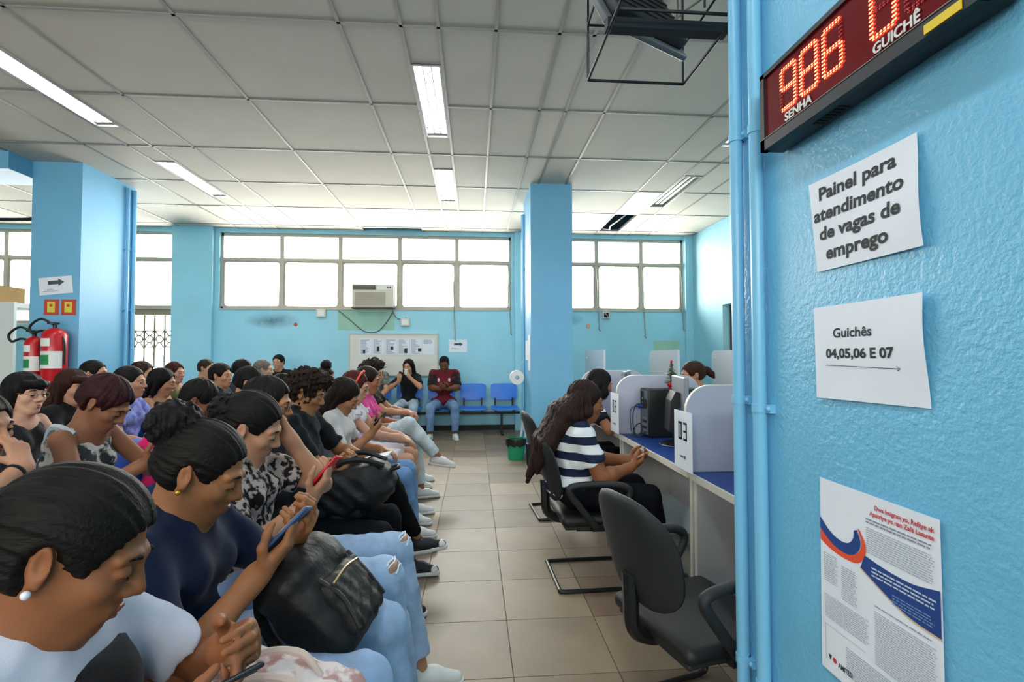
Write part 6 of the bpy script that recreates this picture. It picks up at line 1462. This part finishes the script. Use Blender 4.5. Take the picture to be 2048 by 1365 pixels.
# ---- along the back wall, facing the camera
p = ppl['b1'] = person('heavy-set man in dark red football jersey and faded jeans by the back wall', (-.50, 8.46), -PI/2, res=1, fem=False, g=1.30, belly=.05, headg=1.08, skin='#6e4531', hairc='#14100f', style='buzz', head=(.06, .0, 1.21), hp=24, lid=.8, shirt='#6b1a26', sleeve='cap', sw=.182, pants_m=mat('denim_faded', '#86a6cc', .85, color2='#4a6b98', var=.2, vscale=5, detail=2),
    R=dict(w=(.34, -.05, .80), fd=(.6, .6, .3), dors=(.7, -.3, -.5), curl=.5, thumb=.5), Lh=dict(w=(.34, .08, .80), fd=(.6, -.6, .3), dors=(.7, .3, -.5), curl=.5, thumb=.5), legR=dict(a=(.44, -.20, .09), toe=(1, -.25, 0)), legL=dict(a=(.44, .20, .09), toe=(1, .25, 0)), shoes='#dcdcd8')
phone('dark phone held by the man in the red jersey', p, -1, '#14151a', along=.08, off=.022)
for q in (-1, 1):
    sb = S(); ax_ = unit(p['el'][q]-p['SH'][q]); sb.cone(p['SH'][q]+ax_*.02, p['SH'][q]+ax_*.255, .076, .074, clip=[(p['SH'][q]+ax_*.245, ax_)]); Pieces().add(polygonise(sb, .011, wobble(4, .08, .004))).build('sleeve', cloth_mat('#231a20'), p['root'])
    patch(p, 'jersey_emblem', p['C']+p['Rc']@V3(.128, q*.088, .0), (.008, .022, .040), p['Rc'], cloth_mat('#d8d5d2'))
p = ppl['b2'] = person('young woman in black tee drinking while holding a phone by the back wall', (-1.10, 8.46), -PI/2, res=1, skin='#bd8a6c', hairc='#17100f', style='long', hlen=.34, head=(.03, .0, 1.16), hp=6, hy=-14, shirt='#15161a', sleeve='short', pants='#a6b6c6',
    R=dict(w=(.20, -.13, .92), fd=(.4, .2, .85), dors=(.8, -.3, -.3), curl=.5, thumb=.5), Lh=dict(w=(.20, .04, .99), fd=(-.1, -.5, .7), dors=(.8, .3, .2), curl=.6, thumb=.5), shoes='#d6d6d2')
phone('phone held by the young woman in black at the back wall', p, -1, '#1a1c22', along=.09, off=.022)
t = thing('drink_cup', 'clear pale drink cup raised by the young woman in black', 'cup', (-1.115, 8.245, 1.03)); MB().lathe([(0, 0), (.024, 0), (.032, .09), (.030, .09), (.023, .004), (0, .004)], (0, 0, 0), 16).build('cup_body', mat('cup_plastic', '#d9d3cc', .2), t); MB().lathe([(0, .092), (.033, .092), (.033, .086), (0, .086)], (0, 0, 0), 16).build('lid', m_white, t)
p = ppl['b3'] = person('young man in grey camouflage tee on the back wall seats', (-1.66, 8.46), -PI/2, res=1, fem=False, skin='#b98869', hairc='#15110f', style='buzz', head=(.03, 0, 1.20), hp=2, hy=6, shirt_m=cloth_mat('#5d5f5a', '#80817a', 16), pants='#38465c', R=lap(-1), Lh=lap(1))
p = ppl['b4'] = person('dark-haired young man in black tee sitting alone by the back wall', (-3.22, 8.46), -PI/2, res=2, fem=False, skin='#bd8e6e', hairc='#13100f', style='short', head=(.03, 0, 1.24), hp=4, hy=-4, shirt='#16181d', pants='#2a3140', R=lap(-1), Lh=lap(1))
# ---- at the desks
hp_parts = None
p = ppl['w1'] = person('woman with very long brown hair in a navy and white striped tee at the desk', (.60, 3.02), 0, res=0, g=1.28, belly=.035, skin='#8a5638', hairc='#2a1a15', style=None, head=(.09, .0, 1.065), hp=12, hy=2, lid=.7, lips='#93514a', shirt_m=stripe_mat('navy_white_stripes', '#dfe3e6', '#1c2740', .098, .52, 2, .0), sleeve='short', pants='#14161d', bust=.06,
    R=dict(w=(.34, -.07, .665), fd=(.78, .35, .25), dors=(.4, -.5, -.6), curl=.55, thumb=.6, pole=(-.5, -.6, -.7)), Lh=dict(w=(.37, .08, .68), fd=(.75, -.45, .2), dors=(.5, .4, -.5), curl=.5, thumb=.5), shoes='#26262a', legR=dict(a=(.50, -.12, .09)), legL=dict(a=(.50, .12, .09)))
T = p['T']; N_, Rc_ = p['N'], p['Rc']
parts = []
for q, dx, ln in ((-1.25, -.02, .36), (-.5, -.05, .44), (.35, -.05, .42), (1.1, -.03, .36)):
    parts.append(([T(-.05, q*.045, .01), N_+Rc_@V3(-.085+dx, q*.075, .02), N_+Rc_@V3(-.135+dx*.8, q*.085, -.18), N_+Rc_@V3(-.135+dx*.9, q*.07, -ln)], [.056, .055, .05, .012]))
for q in (-1, 1): parts.append(([T(-.005, q*.068, .03), T(.0, q*.080, -.06), N_+Rc_@V3(-.06, q*.10, .02), N_+Rc_@V3(-.13, q*.09, -.14)], [.026, .030, .036, .03]))
hair(T, p['Rm'], 'long', '#33201a', p['root'], 0, seed=77, parts=parts)
phone('phone with tan case in the hands of the woman in stripes', p, -1, '#c9a479', along=.09, off=.024)
p = ppl['w2'] = person('woman with black hair and dark watch leaning on the far desk', (.76, 4.22), 0, res=1, skin='#a06c4c', hairc='#17110f', style=None, head=(.32, -.04, 1.10), hp=14, hy=12, shirt_m=stripe_mat('black_white_sleeves', '#1a1b22', '#e1e1e1', .16, .72, 2, .02), sleeve='short', pants='#17191f', g=1.05,
    R=dict(w=(.52, -.26, .80), fd=(1, .1, -.05), dors=(0, 0, 1), pole=(-.2, -.8, -.6)), Lh=dict(w=(.52, .10, .80), fd=(1, -.2, 0), dors=(0, 0, 1)), shoes='#26262a')
T = p['T']; N_, Rc_ = p['N'], p['Rc']; parts = [([T(-.05, q*.05, .0), N_+Rc_@V3(-.07, q*.08, .02), N_+Rc_@V3(-.10, q*.085, -.22)], [.055, .055, .03]) for q in (-1, 0, 1)] + [([T(.0, q*.075, .03), T(.012, q*.086, -.07), N_+Rc_@V3(.03, q*.10, -.12)], [.03, .032, .018]) for q in (-1, 1)]
hair(T, p['Rm'], 'long', '#17110f', p['root'], 1, seed=31, parts=parts)
c0 = p['wr'][-1]; ax_ = unit(p['el'][-1]-c0); u_ = unit(np.cross(ax_, V3(0, 1, 0))); v_ = np.cross(ax_, u_); MB().tube([tuple(c0+ax_*.025+.029*(u_*math.cos(a)+v_*math.sin(a))) for a in [k*2*PI/14 for k in range(14)]], .008, 6, closed=True).build('watch', m_phone, p['root'])
p = ppl['w3'] = person('attendant with auburn hair tied back, sitting behind the desks', (2.06, 4.42), PI, res=2, skin='#bd8a6c', hairc='#4a2a1e', style='pony', hargs=dict(back=[(-.10, 0, .03), (-.14, 0, .02), (-.18, 0, -.02), (-.20, 0, -.06)]), head=(.05, 0, 1.165), hp=10, hy=0, shirt='#2f4a6a', pants='#20242e', R=lap(-1), Lh=lap(1), hip=.55)
visitor_chair('black visitor chair of the attendant behind the desks', 2.12, 4.42, PI)
